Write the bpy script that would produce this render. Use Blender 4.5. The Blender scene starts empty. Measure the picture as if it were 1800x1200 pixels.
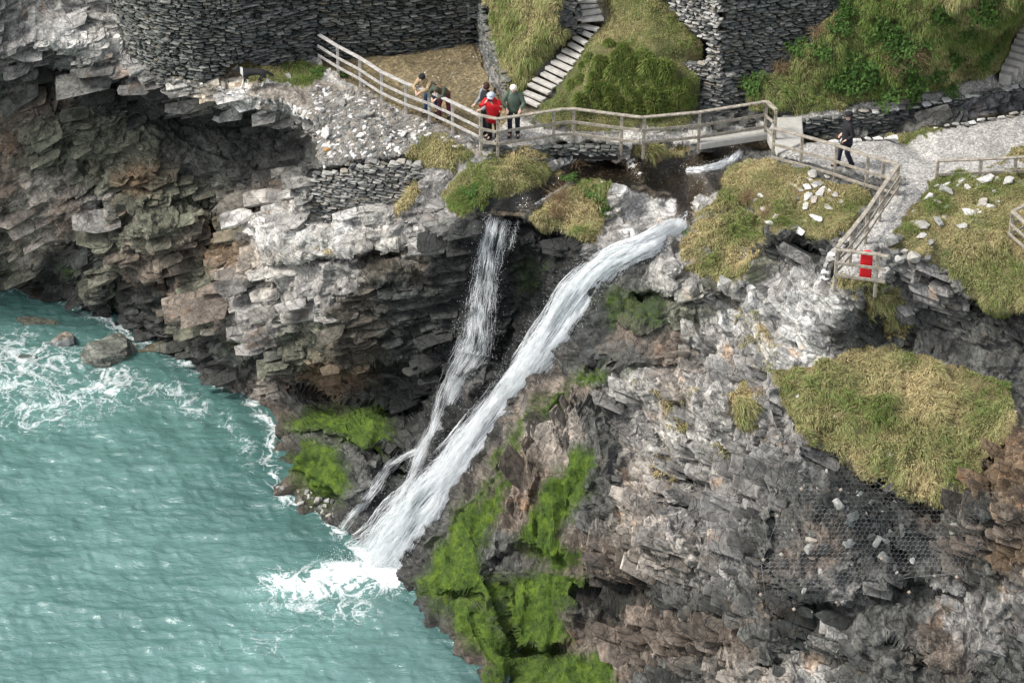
import bpy, bmesh, math, random, time
import numpy as np
from mathutils import Vector, Matrix, Euler
from mathutils.geometry import delaunay_2d_cdt
T0 = time.time()
random.seed(7); rng = np.random.default_rng(7)
SC = bpy.context.scene
COL = SC.collection

# ------------------------------------------------------------------ camera, sky, sun, exposure
CAM = np.array([0.0, -74.4, 51.0]); PITCH = math.radians(33.0); FPX = 5104.0
cd = bpy.data.cameras.new('camera'); cam = bpy.data.objects.new('camera', cd); COL.objects.link(cam)
cam.location = CAM; cam.rotation_euler = (math.radians(90) - PITCH, 0, 0)
cd.sensor_width = 36; cd.lens = FPX / 1800 * 36; cd.clip_end = 2000; cd.clip_start = 1
SC.camera = cam
SUN_DIR = Vector((-0.66, -0.10, 0.80)).normalized()      # towards the sun: high, from the left
W = bpy.data.worlds.new('World'); SC.world = W; W.use_nodes = True
nt = W.node_tree; bg = nt.nodes['Background']
sky = nt.nodes.new('ShaderNodeTexSky'); sky.sky_type = 'NISHITA'; sky.sun_disc = False
sky.sun_elevation = math.asin(SUN_DIR.z); sky.sun_rotation = math.atan2(SUN_DIR.x, SUN_DIR.y)
sky.dust_density = 3.0; sky.air_density = 1.0
hs = nt.nodes.new('ShaderNodeHueSaturation'); hs.inputs['Saturation'].default_value = 0.35
nt.links.new(sky.outputs[0], hs.inputs['Color']); nt.links.new(hs.outputs[0], bg.inputs[0])
bg.inputs[1].default_value = 0.15
sd = bpy.data.lights.new('sun', 'SUN'); so = bpy.data.objects.new('sun', sd); COL.objects.link(so)
sd.energy = 1.5; sd.angle = math.radians(10); sd.color = (1.0, 0.965, 0.91)
so.rotation_euler = (-SUN_DIR).to_track_quat('-Z', 'Y').to_euler()
SC.view_settings.view_transform = 'Standard'; SC.view_settings.look = 'None'
SC.view_settings.gamma = 1.0; SC.view_settings.use_curve_mapping = False
SC.view_settings.exposure = 1.05

# ------------------------------------------------------------------ helpers: space
CP, SP = math.cos(PITCH), math.sin(PITCH)
def ray(u, v):
    a = np.asarray(u, float) - 900.0; b = 600.0 - np.asarray(v, float)
    return a, FPX * CP + b * SP, -FPX * SP + b * CP
def Pz(u, v, z):
    a, dy, dz = ray(u, v); t = (z - CAM[2]) / dz
    return np.stack([CAM[0] + a * t, CAM[1] + dy * t, CAM[2] + dz * t], -1)
def Py(u, v, y):
    a, dy, dz = ray(u, v); t = (y - CAM[1]) / dy
    return np.stack([CAM[0] + a * t, CAM[1] + dy * t, CAM[2] + dz * t], -1)
def pix(p):
    p = np.asarray(p, float) - CAM
    zc = p[..., 1] * CP - p[..., 2] * SP; yc = p[..., 1] * SP + p[..., 2] * CP
    return 900 + FPX * p[..., 0] / zc, 600 - FPX * yc / zc
def V(a): return Vector((float(a[0]), float(a[1]), float(a[2])))

# ------------------------------------------------------------------ helpers: noise on arrays
def hsh(ix, iy, iz, seed):
    h = (ix.astype(np.uint32) * np.uint32(374761393) + iy.astype(np.uint32) * np.uint32(668265263)
         + iz.astype(np.uint32) * np.uint32(2147483647 ^ 0x5bd1e995) + np.uint32((seed * 974711 + 12345) & 0xffffffff))
    h ^= h >> np.uint32(13); h *= np.uint32(1274126177); h ^= h >> np.uint32(16)
    h *= np.uint32(2246822519); h ^= h >> np.uint32(13)
    return (h & np.uint32(0xffffff)).astype(np.float32) / np.float32(16777215.0)
def vnoise(p, seed=0):
    fi = np.floor(p); f = (p - fi).astype(np.float32); i = fi.astype(np.int64)
    f = f * f * (3 - 2 * f); out = 0
    for dx in (0, 1):
        wx = f[..., 0] if dx else 1 - f[..., 0]
        for dy in (0, 1):
            wy = f[..., 1] if dy else 1 - f[..., 1]
            for dz in (0, 1):
                wz = f[..., 2] if dz else 1 - f[..., 2]
                out = out + wx * wy * wz * hsh(i[..., 0] + dx, i[..., 1] + dy, i[..., 2] + dz, seed)
    return out * 2 - 1
def fbm(p, octv=4, seed=0, gain=0.5, ridged=False):
    a = 1.0; s = 0; n = 0
    for o in range(octv):
        q = vnoise(p * (2.03 ** o) + o * 17.3, seed + o)
        if ridged: q = 1 - 2 * np.abs(q)
        s = s + a * q; n += a; a *= gain
    return s / n
def cells(p, seed=0, jit=0.9):
    """the two nearest feature points: offsets, cell ids, distances"""
    fi = np.floor(p); i = fi.astype(np.int64); n = p.shape[0]
    b1 = np.full(n, 9e9, np.float32); b2 = np.full(n, 9e9, np.float32)
    o1 = np.zeros((n, 3), np.float32); c1 = np.zeros((n, 3), np.int64); o2 = o1.copy(); c2 = c1.copy()
    for dx in (-1, 0, 1):
        for dy in (-1, 0, 1):
            for dz in (-1, 0, 1):
                cx, cy, cz = i[:, 0] + dx, i[:, 1] + dy, i[:, 2] + dz
                fx = cx + 0.5 + jit * (hsh(cx, cy, cz, seed) - 0.5); fy = cy + 0.5 + jit * (hsh(cx, cy, cz, seed + 1) - 0.5)
                fz = cz + 0.5 + jit * (hsh(cx, cy, cz, seed + 2) - 0.5)
                d = np.stack([p[:, 0] - fx, p[:, 1] - fy, p[:, 2] - fz], -1).astype(np.float32)
                dd = (d * d).sum(-1); m = dd < b1; m2 = (~m) & (dd < b2)
                b2 = np.where(m, b1, np.where(m2, dd, b2)); o2[m] = o1[m]; c2[m] = c1[m]; b1 = np.where(m, dd, b1)
                cc = np.stack([cx, cy, cz], -1); o1[m] = d[m]; c1[m] = cc[m]; o2[m2] = d[m2]; c2[m2] = cc[m2]
    return o1, c1, np.sqrt(b1), o2, c2, np.sqrt(b2)
def facets(p, seed, tilt=1.0, step=0.5, w=0.16):
    """flat tilted plates, bevelled where two plates meet"""
    o1, c1, f1, o2, c2, f2 = cells(p, seed); out = []
    for o_, c_ in ((o1, c1), (o2, c2)):
        g = np.stack([hsh(c_[:, 0], c_[:, 1], c_[:, 2], seed + 5 + k) - 0.5 for k in range(3)], -1)
        out.append((o_ * g).sum(-1) * tilt * 2 + (hsh(c_[:, 0], c_[:, 1], c_[:, 2], seed + 9) - 0.5) * step)
    t = np.clip((f2 - f1) / w, 0, 1) * .5 + .5
    return out[0] * t + out[1] * (1 - t), np.clip(1 - (f2 - f1) / (w * .7), 0, 1)

# ------------------------------------------------------------------ helpers: objects
def tag(o, label=None, cat=None, group=None, kind=None):
    if label: o['label'] = label
    if cat: o['category'] = cat
    if group: o['group'] = group
    if kind: o['kind'] = kind
    return o
def mesh_np(name, verts, faces, mat, parent=None, smooth=False, cols=None, attrs=None):
    """verts (n,3), faces (m,3|4) arrays"""
    me = bpy.data.meshes.new(name)
    verts = np.ascontiguousarray(verts, np.float32); faces = np.ascontiguousarray(faces, np.int32)
    k = faces.shape[1]
    me.vertices.add(len(verts)); me.vertices.foreach_set('co', verts.ravel())
    me.loops.add(faces.size); me.loops.foreach_set('vertex_index', faces.ravel())
    me.polygons.add(len(faces)); me.polygons.foreach_set('loop_start', np.arange(0, faces.size, k, dtype=np.int32))
    me.polygons.foreach_set('loop_total', np.full(len(faces), k, np.int32))
    me.polygons.foreach_set('use_smooth', np.full(len(faces), smooth))
    if cols is not None:
        a = me.color_attributes.new('tint', 'FLOAT_COLOR', 'POINT')
        c = np.ones((len(verts), 4), np.float32); c[:, :3] = cols; a.data.foreach_set('color', c.ravel())
    for nme, val in (attrs or {}).items():
        a = me.attributes.new(nme, 'FLOAT', 'POINT'); a.data.foreach_set('value', np.ascontiguousarray(val, np.float32))
    me.update(calc_edges=True)
    if mat: me.materials.append(mat)
    o = bpy.data.objects.new(name, me); COL.objects.link(o)
    if parent: o.parent = parent
    return o
def empty(name, loc, rz=0.0):
    o = bpy.data.objects.new(name, None); COL.objects.link(o); o.location = loc; o.rotation_euler.z = rz
    o.empty_display_size = 0.2
    return o
def bmobj(name, bm, mat, parent=None, smooth=False):
    me = bpy.data.meshes.new(name); bm.to_mesh(me); bm.free(); me.materials.append(mat)
    if smooth: me.polygons.foreach_set('use_smooth', [True] * len(me.polygons))
    o = bpy.data.objects.new(name, me); COL.objects.link(o)
    if parent: o.parent = parent
    return o
def inst(name, me, loc, rot=(0, 0, 0), scale=(1, 1, 1), parent=None):
    o = bpy.data.objects.new(name, me); COL.objects.link(o)
    o.location = loc; o.rotation_euler = rot; o.scale = scale
    if parent: o.parent = parent
    return o

def hull(seed, n=16, flat=1.0, box=.55):
    r = random.Random(seed); bm = bmesh.new()
    for i in range(n):
        a = Vector((r.uniform(-1, 1), r.uniform(-1, 1), r.uniform(-1, 1)))
        m = max(abs(a.x), abs(a.y), abs(a.z)) + 1e-6
        b = a / m; s = a.normalized(); q = b.lerp(s, 1 - box) * r.uniform(.86, 1.0) * .5
        bm.verts.new((q.x, q.y, q.z * flat))
    bmesh.ops.convex_hull(bm, input=bm.verts, use_existing_faces=False)
    for v in [v for v in bm.verts if not v.link_faces]: bm.verts.remove(v)
    return bm
# ------------------------------------------------------------------ helpers: materials
class NT:
    def __init__(s, name):
        s.m = bpy.data.materials.new(name); s.m.use_nodes = True; s.t = s.m.node_tree
        s.b = s.t.nodes['Principled BSDF']; s.out = s.t.nodes['Material Output']
    def n(s, typ, **kw):
        nd = s.t.nodes.new('ShaderNode' + typ)
        for k, v in kw.items():
            if k.startswith('i_'):
                key = k[2:]; key = int(key) if key.isdigit() else key.replace('_', ' ')
                s.set(nd.inputs[key], v)
            else: setattr(nd, k, v)
        return nd
    def set(s, inp, v):
        if isinstance(v, bpy.types.NodeSocket): s.t.links.new(v, inp)
        else: inp.default_value = v
    def attr(s, name): return s.n('Attribute', attribute_name=name)
    def noise(s, scale, detail=4, rough=0.55, vec=None, dist=0.0):
        nd = s.n('TexNoise'); nd.inputs['Scale'].default_value = scale; nd.inputs['Detail'].default_value = detail
        nd.inputs['Roughness'].default_value = rough; nd.inputs['Distortion'].default_value = dist
        if vec: s.t.links.new(vec, nd.inputs['Vector'])
        return nd.outputs['Fac']
    def pos(s, sc=(1, 1, 1), rot=(0, 0, 0)):
        g = s.n('NewGeometry'); m = s.n('Mapping'); s.t.links.new(g.outputs['Position'], m.inputs['Vector'])
        m.inputs['Scale'].default_value = sc; m.inputs['Rotation'].default_value = rot
        return m.outputs[0]
    def objpos(s, sc=(1, 1, 1)):
        g = s.n('TexCoord'); m = s.n('Mapping'); s.t.links.new(g.outputs['Object'], m.inputs['Vector'])
        m.inputs['Scale'].default_value = sc
        return m.outputs[0]
    def ramp(s, fac, stops):
        r = s.n('ValToRGB'); s.t.links.new(fac, r.inputs[0]); e = r.color_ramp.elements
        while len(e) < len(stops): e.new(0.5)
        for el, (p, c) in zip(e, stops):
            el.position = p; el.color = (c, c, c, 1) if isinstance(c, (int, float)) else (*c, 1)
        return r.outputs[0]
    def math(s, op, a, b=0.0, clamp=False):
        nd = s.n('Math', operation=op, use_clamp=clamp); s.set(nd.inputs[0], a); s.set(nd.inputs[1], b); return nd.outputs[0]
    def mix(s, fac, a, b, mode='MIX'):
        nd = s.n('Mix', data_type='RGBA', blend_type=mode); s.set(nd.inputs[0], fac)
        for inp, v in ((nd.inputs[6], a), (nd.inputs[7], b)):
            if isinstance(v, tuple): v = (*v, 1) if len(v) == 3 else v
            s.set(inp, v)
        return nd.outputs[2]
    def bump(s, h, dist, strength=1.0, nrm=None):
        nd = s.n('Bump'); nd.inputs['Distance'].default_value = dist; nd.inputs['Strength'].default_value = strength
        s.t.links.new(h, nd.inputs['Height'])
        if nrm: s.t.links.new(nrm, nd.inputs['Normal'])
        return nd.outputs[0]
    def done(s, col=None, rough=None, nrm=None, spec=None):
        for k, v in (('Base Color', col), ('Roughness', rough), ('Normal', nrm), ('Specular IOR Level', spec)):
            if v is None: continue
            if isinstance(v, tuple): v = (*v, 1) if len(v) == 3 else v
            s.set(s.b.inputs[k], v)
        return s.m

def rock_material():
    m = NT('rock')
    tint = m.attr('tint').outputs['Color']; moss = m.attr('moss').outputs['Fac']; wet = m.attr('wet').outputs['Fac']
    p1 = m.pos(); bed = m.attr('bed').outputs['Vector']
    def bs(sc):
        mp = m.n('Mapping'); m.t.links.new(bed, mp.inputs['Vector']); mp.inputs['Scale'].default_value = sc; return mp.outputs[0]
    ps = bs((1.0, 1.0, 1.35))
    n1 = m.noise(1.7, 8, 0.68, ps); n2 = m.noise(7.0, 7, 0.7, ps); n3 = m.noise(26, 5, 0.7, ps)
    strata = m.noise(1.6, 4, 0.55, bs((0.6, 0.6, 5.0)), .2)
    bn = m.noise(1.0, 3, .5, bs((0.45, 0.45, 5.5)), .15); bc = m.ramp(m.math('ABSOLUTE', m.math('SUBTRACT', m.math('FRACT', m.math('MULTIPLY', bn, 9.0)), .5)), [(0.0, .22), (.07, 1.0)])
    v = m.n('TexVoronoi', feature='DISTANCE_TO_EDGE'); v.inputs['Scale'].default_value = 2.2
    dn = m.n('Mix', data_type='VECTOR'); wv = m.n('TexNoise'); wv.inputs['Scale'].default_value = 2.5; wv.inputs['Detail'].default_value = 5
    m.t.links.new(ps, wv.inputs['Vector']); dn.inputs[0].default_value = 0.16
    m.t.links.new(ps, dn.inputs[4]); m.t.links.new(wv.outputs['Color'], dn.inputs[5]); m.t.links.new(dn.outputs[1], v.inputs['Vector'])
    crack = m.ramp(v.outputs['Distance'], [(0.0, 0.08), (0.028, 1.0)])
    k1 = m.ramp(n1, [(0.30, 0.6), (0.5, 1.0), (0.70, 1.35)])
    k2 = m.ramp(n2, [(0.34, 0.5), (0.5, 1.0), (0.68, 1.45)])
    k3 = m.ramp(strata, [(0.38, 0.4), (0.47, 1.0), (0.66, 1.3)])
    c = m.mix(1.0, tint, k1, 'MULTIPLY'); c = m.mix(1.0, c, k2, 'MULTIPLY'); c = m.mix(0.6, c, k3, 'MULTIPLY')
    c = m.mix(0.45, c, crack, 'MULTIPLY'); c = m.mix(.55, c, bc, 'MULTIPLY')
    # iron staining and lichen with their own shapes
    vp = m.n('TexVoronoi'); vp.inputs['Scale'].default_value = 1.0; vp.inputs['Randomness'].default_value = .95
    m.t.links.new(bs((1.9, 2.1, 4.6)), vp.inputs['Vector']); pl = m.ramp(m.n('SeparateColor').outputs[0], [(0, .62), (1, 1.38)])
    sc_ = [x for x in m.t.nodes if x.type == 'SEPARATE_COLOR'][0]; m.t.links.new(vp.outputs['Color'], sc_.inputs[0])
    c = m.mix(.85, c, pl, 'MULTIPLY')
    rust = m.ramp(m.noise(1.1, 6, 0.6, p1), [(0.60, 0.0), (0.70, 0.55)])
    c = m.mix(rust, c, m.mix(1.0, c, (1.5, 1.0, 0.62), 'MULTIPLY'))
    lich = m.math('MULTIPLY', m.ramp(m.noise(9.0, 6, 0.75, ps), [(0.56, 0.0), (0.64, 1.0)]), m.attr('lichen').outputs['Fac'], True)
    c = m.mix(lich, c, (0.52, 0.51, 0.48))
    # moss
    mn = m.noise(4.5, 9, 0.78, p1)
    mf = m.math('SUBTRACT', m.math('MULTIPLY', moss, 1.15), m.math('ADD', mn, m.math('MULTIPLY', m.math('SUBTRACT', m.noise(12, 6, .75, p1), .5), .9)))
    mf = m.math('MULTIPLY', m.math('ADD', mf, .15), 2.0, True)
    mcol = m.ramp(m.noise(3.0, 9, 0.8, p1), [(0.34, (0.016, 0.030, 0.005)), (0.5, (0.044, 0.078, 0.008)), (0.66, (0.105, 0.155, 0.012))])
    c = m.mix(mf, c, m.mix(mf, (.020, .034, .008), mcol))
    h = m.math('ADD', m.math('MULTIPLY', n2, 0.38), m.math('ADD', m.math('MULTIPLY', n3, 0.3), m.math('MULTIPLY', strata, 0.5)))
    h = m.math('ADD', h, m.math('ADD', m.math('MULTIPLY', crack, 0.25), m.math('MULTIPLY', bc, .3)))
    nrm = m.bump(h, 0.065, 0.9)
    r = m.math('SUBTRACT', 0.92, m.math('MULTIPLY', wet, 0.34)); r = m.math('ADD', r, m.math('MULTIPLY', mf, 0.3), True)
    return m.done(c, r, nrm, 0.35)
def ground_material(name='earth', amp=1.0, scale=1.0):
    m = NT(name); tint = m.attr('tint').outputs['Color']; p = m.pos()
    k = m.ramp(m.noise(2.2 * scale, 8, 0.7, p), [(0.28, 0.6), (0.5, 1.0), (0.75, 1.4)])
    v = m.n('TexVoronoi'); v.inputs['Scale'].default_value = 14 * scale; m.t.links.new(p, v.inputs['Vector'])
    sp = m.ramp(v.outputs['Color'], [(0.1, 0.55), (0.5, 0.95), (0.9, 1.6)])
    c = m.mix(1.0, tint, k, 'MULTIPLY'); c = m.mix(amp, c, sp, 'MULTIPLY')
    h = m.math('ADD', m.noise(30 * scale, 4, 0.7, p), v.outputs['Distance'])
    return m.done(c, 0.92, m.bump(h, 0.03, 0.8), 0.25)
def grass_material():
    m = NT('grass_blades'); tint = m.attr('tint').outputs['Color']
    m.done(tint, 0.75, None, 0.2)
    tr = m.n('BsdfTranslucent'); m.t.links.new(tint, tr.inputs[0])
    mx = m.n('MixShader'); mx.inputs[0].default_value = 0.35
    m.t.links.new(m.b.outputs[0], mx.inputs[1]); m.t.links.new(tr.outputs[0], mx.inputs[2]); m.t.links.new(mx.outputs[0], m.out.inputs[0])
    return m.m
def stone_material(name, cols, lich=0.2, rough=0.88, sc=9.0):
    m = NT(name); oi = m.n('ObjectInfo').outputs['Random']
    isl = m.n('NewGeometry').outputs['Random Per Island']
    r = m.math('FRACT', m.math('ADD', m.math('MULTIPLY', oi, 7.31), isl))
    n = len(cols); c = m.ramp(r, [(i / max(1, n - 1), cc) for i, cc in enumerate(cols)])
    p = m.pos(); k = m.ramp(m.noise(sc, 6, 0.7, p), [(0.3, 0.55), (0.5, 1.0), (0.75, 1.45)])
    c = m.mix(1.0, c, k, 'MULTIPLY')
    l = m.ramp(m.noise(6.0, 5, 0.7, p), [(0.58, 0.0), (0.66, lich)]); c = m.mix(l, c, (0.5, 0.5, 0.46))
    return m.done(c, rough, m.bump(m.noise(30, 5, 0.7, p), 0.03, 0.7), 0.3)
def plain(name, col, rough=0.8, var=0.25, sc=12.0, bump=0.01, spec=0.3, metal=0.0):
    m = NT(name); k = m.ramp(m.noise(sc, 5, 0.65, m.objpos()), [(0.3, 1 - var), (0.7, 1 + var)])
    m.b.inputs['Metallic'].default_value = metal
    return m.done(m.mix(1.0, col, k, 'MULTIPLY'), rough, m.bump(m.noise(sc * 3, 4, 0.6, m.objpos()), bump, 0.6), spec)
ROCK = rock_material(); EARTH = ground_material(); GRAVEL = ground_material('gravel', 0.9, 1.3); TURF = ground_material('turf', 0.5, 1.2)
BLADES = grass_material()
# ------------------------------------------------------------------ the terrain: known heights (Z) and distances (Y) at landmarks
UMIN, UMAX, VMIN, VMAX, STEP = -140, 1940, -140, 1340, 2.5
Z = []; Y = []
Z += [(-140,-140,14.5),(100,-140,13.5),(-140,0,12.0),(0,0,11.6),(100,0,11.4),(-140,70,10.9),(0,60,10.7),(0,98,10.2),(60,75,10.5),(130,80,10.6),(-140,98,10.2),(200,-20,12.0),
      (200,60,10.7),(180,110,10.1),(240,120,10.05),(330,152,9.95),(420,160,9.95),(420,175,9.8),(500,180,9.9),(545,215,9.7),(560,150,10),(620,160,10),(700,190,10),(560,240,9.4),
      (640,235,9.85),(760,240,9.9),(700,275,9.55),(620,278,9.45),(560,290,9.2),(540,300,8.9),(740,280,9.5)]
# courtyard, back walls (terrain lies a little behind their faces)
Z += [(420,114,10.12),(452,108,10.12),(560,106,10),(700,94,10),(836,74,10),(860,150,10),(900,195,10),(760,150,10)]
Y += [(250,-140,4.6),(250,0,4.6),(250,100,4.4),(330,-140,3.6),(330,0,3.6),(330,132,3.5),(420,-140,4.0),(420,130,4.0),(560,-140,5.0),(560,98,5.0),(700,-140,5.6),(700,86,5.5),(835,-140,6.4),(835,66,6.3)]
# grass slope right of the courtyard, stairs, mound, tower, right bank
Z += [(850,40,10.9),(870,110,10.5),(890,165,10.2),(850,-140,14.2),(980,-140,14.4),(990,0,12.8),(985,55,11.9),(920,95,11.1),(880,20,11.7),(905,198,10),(915,192,10.05),
      (1008,20,12.3),(1062,10,12.35),(1060,-140,14.8),(1060,0,12.75),(1150,0,12.6),(1160,-140,14.7),(1235,75,11.8),(1050,90,11.7),(1150,92,11.75),(1225,112,11.2),
      (1000,225,10),(960,228,10),(1100,232,10),(1215,222,10),(1030,160,10.9),(1120,160,10.95),(1200,160,10.9),(990,180,10.5),(1100,205,10.2),(1200,205,10.15)]
Y += [(1170,-140,3.9),(1262,-140,1.6),(1262,130,1.6),(1262,190,1.4),(1180,0,3.6),(1240,80,2.3),(1480,-140,3.1),(1480,0,2.9),(1420,60,2.5),(1330,120,1.95)]
Z += [(1310,190,10),(1345,130,11.0),(1430,68,12.1),(1490,20,12.6),(1500,-140,15.2),(1940,-140,16),(1940,0,14.2),(1800,-10,14.0),(1650,0,13.4),(1745,60,12.0),(1650,90,11.6),(1500,100,11.5),(1400,150,10.7),
      (1640,168,10.05),(1500,188,10),(1400,203,10),(1940,70,11.2),(1860,70,11.2),(1850,110,10.3),(1940,100,10.3)]
S1 = [(919,174,942,185),(923.5,163.5,951,175),(930.5,150,961,163),(940,140,969.5,153),(954,130.5,980.5,144),(962.5,119.5,989,133),(973,109.5,998.5,122),(983,99.5,1005.5,110),(991.5,89,1015,100),(1001.5,78,1019.5,89),(1011,66.5,1026,75),(1016.5,55.5,1036,62.5),(1022,46,1047,51)]
S2 = [(1022,36,1062,32),(1024,24,1062,19),(1021,12,1061,8),(1019,2,1052,1),(1019,-10,1054,-12),(1019,-22,1054,-24),(1019,-34,1054,-36)]
S3 = [(1757,129,1778,133),(1760,115,1790,121),(1767,103,1800,111),(1773,91,1806,100),(1777,80,1812,88),(1782,68,1818,77),(1787,58,1823,66),(1792,48,1829,56),(1797,38,1834,46),(1803,27,1840,35)]
for SS, zb, dz_ in ((S1, 10.16, .128), (S2, 11.95, .13), (S3, 10.34, .15)):
    for i in range(0, len(SS), 2): a_, b_, c_, d_ = SS[i]; Z += [(a_ - 6, b_, zb + dz_ * i - .12), (c_ + 6, d_, zb + dz_ * i - .12)]
# upper path, stream channel, gravel
Z += [(1372,212,10),(1405,212,10),(1480,203,10),(1560,193,10),(1700,168,10),(1800,148,10),(1940,125,10)]
Z += [(1410,243,9.35),(1480,240,9.35),(1560,236,9.35),(1700,212,9.35),(1800,192,9.35),(1940,168,9.35)]
Z += [(1370,262,10),(1410,252,10),(1480,247,10),(1560,243,10),(1700,220,10),(1800,200,10),(1940,176,10),(1800,280,10),(1940,280,10),(1650,300,10),(1600,330,10),(1580,340,10),(1500,300,10),(1420,282,10),
      (1480,480,9.7),(1540,490,9.7),(1560,400,9.85),(1600,380,9.9),(1530,430,9.8)]
# concrete walk and the slope under it, stream bed
Z += [(845,248,10),(900,258,10),(1000,250,10),(1100,253,10),(1230,248,10),(1345,232,10),(1355,222,10),(880,272,9.65),(1000,262,9.6),(1100,268,9.55),(1225,266,9.4),(1340,242,9.25),(1345,262,9.25),(1300,262,9.3),
      (1340,275,9.9),(1300,285,9.7),(1290,300,9.4),(1280,268,9.25),(1200,300,9.0),(1200,285,9.15),(1150,330,8.95),(1100,300,8.98),(1050,300,8.98),(1215,340,8.95),(1180,360,8.9),(960,330,8.95),(900,365,8.85),(875,378,8.8),(1060,285,9.05),
      (800,290,9.55),(850,280,9.85),(930,280,9.75),(985,292,9.3),(870,320,9.6),(930,335,9.2),(850,355,9.2),(800,350,9.15),(790,380,8.7),(760,310,9.2),
      (1000,330,9.25),(1060,325,9.4),(1140,330,9.15),(1170,350,9.1),(1040,400,8.6),(950,385,8.8),(1000,400,8.6),(1130,390,8.4),(1195,398,8.7),(1215,385,8.9),(1190,372,9.0)]
Y += [(1000,425,-4.6),(1100,425,-5.0),(1150,425,-5.0),(1060,440,-4.7)]
Z += [(1250,340,9.5),(1230,380,9.35),(1300,370,9.45),(1340,390,9.35),(1330,440,9.0),(1260,490,8.6),(1200,470,8.5),(1190,430,8.9),(1330,320,9.8),(1400,310,9.95),(1510,340,9.95),(1500,390,9.9),(1450,430,9.5),(1400,410,9.3),(1440,470,9.4)]
Y += [(1360,405,-5.2),(1400,440,-4.9),(1370,480,-5.9),(1420,450,-5.2),(1300,500,-6.6)]
# right bank with stones, crag under it, pale rock, shelf
Z += [(1640,330,10.1),(1760,320,10.2),(1940,320,10.3),(1640,420,10.0),(1800,440,9.95),(1940,440,9.9),(1700,500,9.3),(1800,545,9.0),(1940,550,8.9),(1600,450,9.8),(1580,500,9.1),(1650,470,9.5),
      (1400,500,9.0),(1470,510,9.2),(1330,540,8.3),(1480,560,8.5),(1400,590,7.8),(1460,625,7.5),(1350,640,7.3),(1260,560,7.9),(1220,620,6.9),(1300,640,6.9),
      (1500,615,7.5),(1600,625,7.45),(1700,655,7.3),(1780,700,7.1),(1370,665,7.1),(1400,740,6.7),(1500,700,7.0),(1650,740,6.9),(1760,760,6.8),(1440,790,6.2),(1560,850,5.8),(1650,895,5.4),(1720,820,6.1),(1600,800,6.3)]
Y += [(1510,570,-7.2),(1550,590,-7.0),(1620,560,-6.9),(1700,610,-7.6),(1800,620,-8.0),(1800,680,-8.6),(1940,650,-8.6),(1640,520,-7.2),(1560,540,-7.5),(1940,800,-11.5)]
# right foreground wall
Y += [(1790,770,-11.6),(1740,850,-12.6),(1700,900,-13.4),(1800,900,-13.9),(1940,900,-14.2),(1800,1050,-14.6),(1700,1000,-13.6),(1940,1340,-17),(1700,1150,-15.3),(1600,1100,-14.7),(1500,1070,-14.3),(1380,1030,-13.9),
      (1650,915,-13.1),(1560,870,-12.8),(1420,800,-11.9),(1480,900,-12.9),(1600,980,-13.3),(1500,1000,-13.7),(1400,930,-12.9),(1350,880,-12.2),(1500,1200,-16),(1700,1340,-17),(1300,1340,-17),(1300,1200,-15.8),
      (1300,1050,-14.0),(1200,950,-12.6),(1100,900,-11.2),(1050,800,-10.0),(1020,1000,-11.6),(1060,1090,-12.2),(1130,1180,-14.0),(1000,1130,-12.6),(960,1000,-10.7),(930,1100,-11.7),(1000,1220,-14.3),(1100,1340,-16.5),(900,1160,-12.3)]
Z += [(1110,650,7.0),(1200,660,7.0),(1270,680,7.1),(1340,670,7.2),(1310,740,6.4),(1150,700,6.4),(1200,780,5.4),(1300,820,5.1),(1100,790,4.9),(1370,760,6.3),(1200,850,4.4),(1330,860,4.6)]
Y += [(1060,660,-7.6),(1030,700,-7.6),(980,700,-6.7),(960,760,-7.2),(900,820,-7.6),(950,860,-8.8),(1000,900,-10.0),(850,880,-8.0),(830,950,-8.8),(880,1000,-10.2)]
Z += [(880,1178,.9),(865,1195,.5),(760,1010,0.9),(740,1045,0.0),(765,1090,0.0),(805,1150,0.0),(870,1215,0.0),(900,1340,-0.8),(820,1050,1.2),(850,1120,1.0)]
# main gully and dark recess
Y += [(1195,420,-4.4),(1150,430,-4.6),(1100,450,-4.4),(1050,490,-4.5),(1000,545,-4.6),(950,610,-4.9),(900,680,-5.2),(850,750,-5.7),(800,820,-6.3),(750,890,-7.1),(1120,480,-5.2),(1180,470,-5.6),(1100,540,-5.6),
      (1050,600,-5.9),(1180,560,-6.6),(1200,610,-7.0),(1120,620,-6.9),(1020,630,-6.2),(960,690,-6.2),(870,800,-6.9),(1240,520,-6.9),(1040,540,-5.0)]
Y += [(960,440,-3.1),(930,500,-2.9),(900,560,-2.9),(870,620,-3.2),(920,430,-3.3),(880,400,-3.5),(870,480,-3.1),(840,560,-3.3),(1000,450,-3.9),(960,540,-3.5),(870,700,-4.1),(850,660,-4.4),(820,700,-4.5),(800,760,-4.9),(760,800,-5.3),(830,640,-4.4),(780,700,-3.6)]
Z += [(700,890,0.9),(740,850,1.5),(640,900,0.7),(690,970,0.25),(660,960,0.1),(600,930,0.0),(560,905,0.0),(490,865,-0.1),(475,800,-0.1),(560,780,1.5),(620,800,1.9),(620,860,1.2),(520,820,0.7),(545,880,0.4),(640,745,2.0),(690,760,2.2),(540,725,1.2),(600,715,1.5),(690,715,1.9),(700,820,1.6)]
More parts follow.
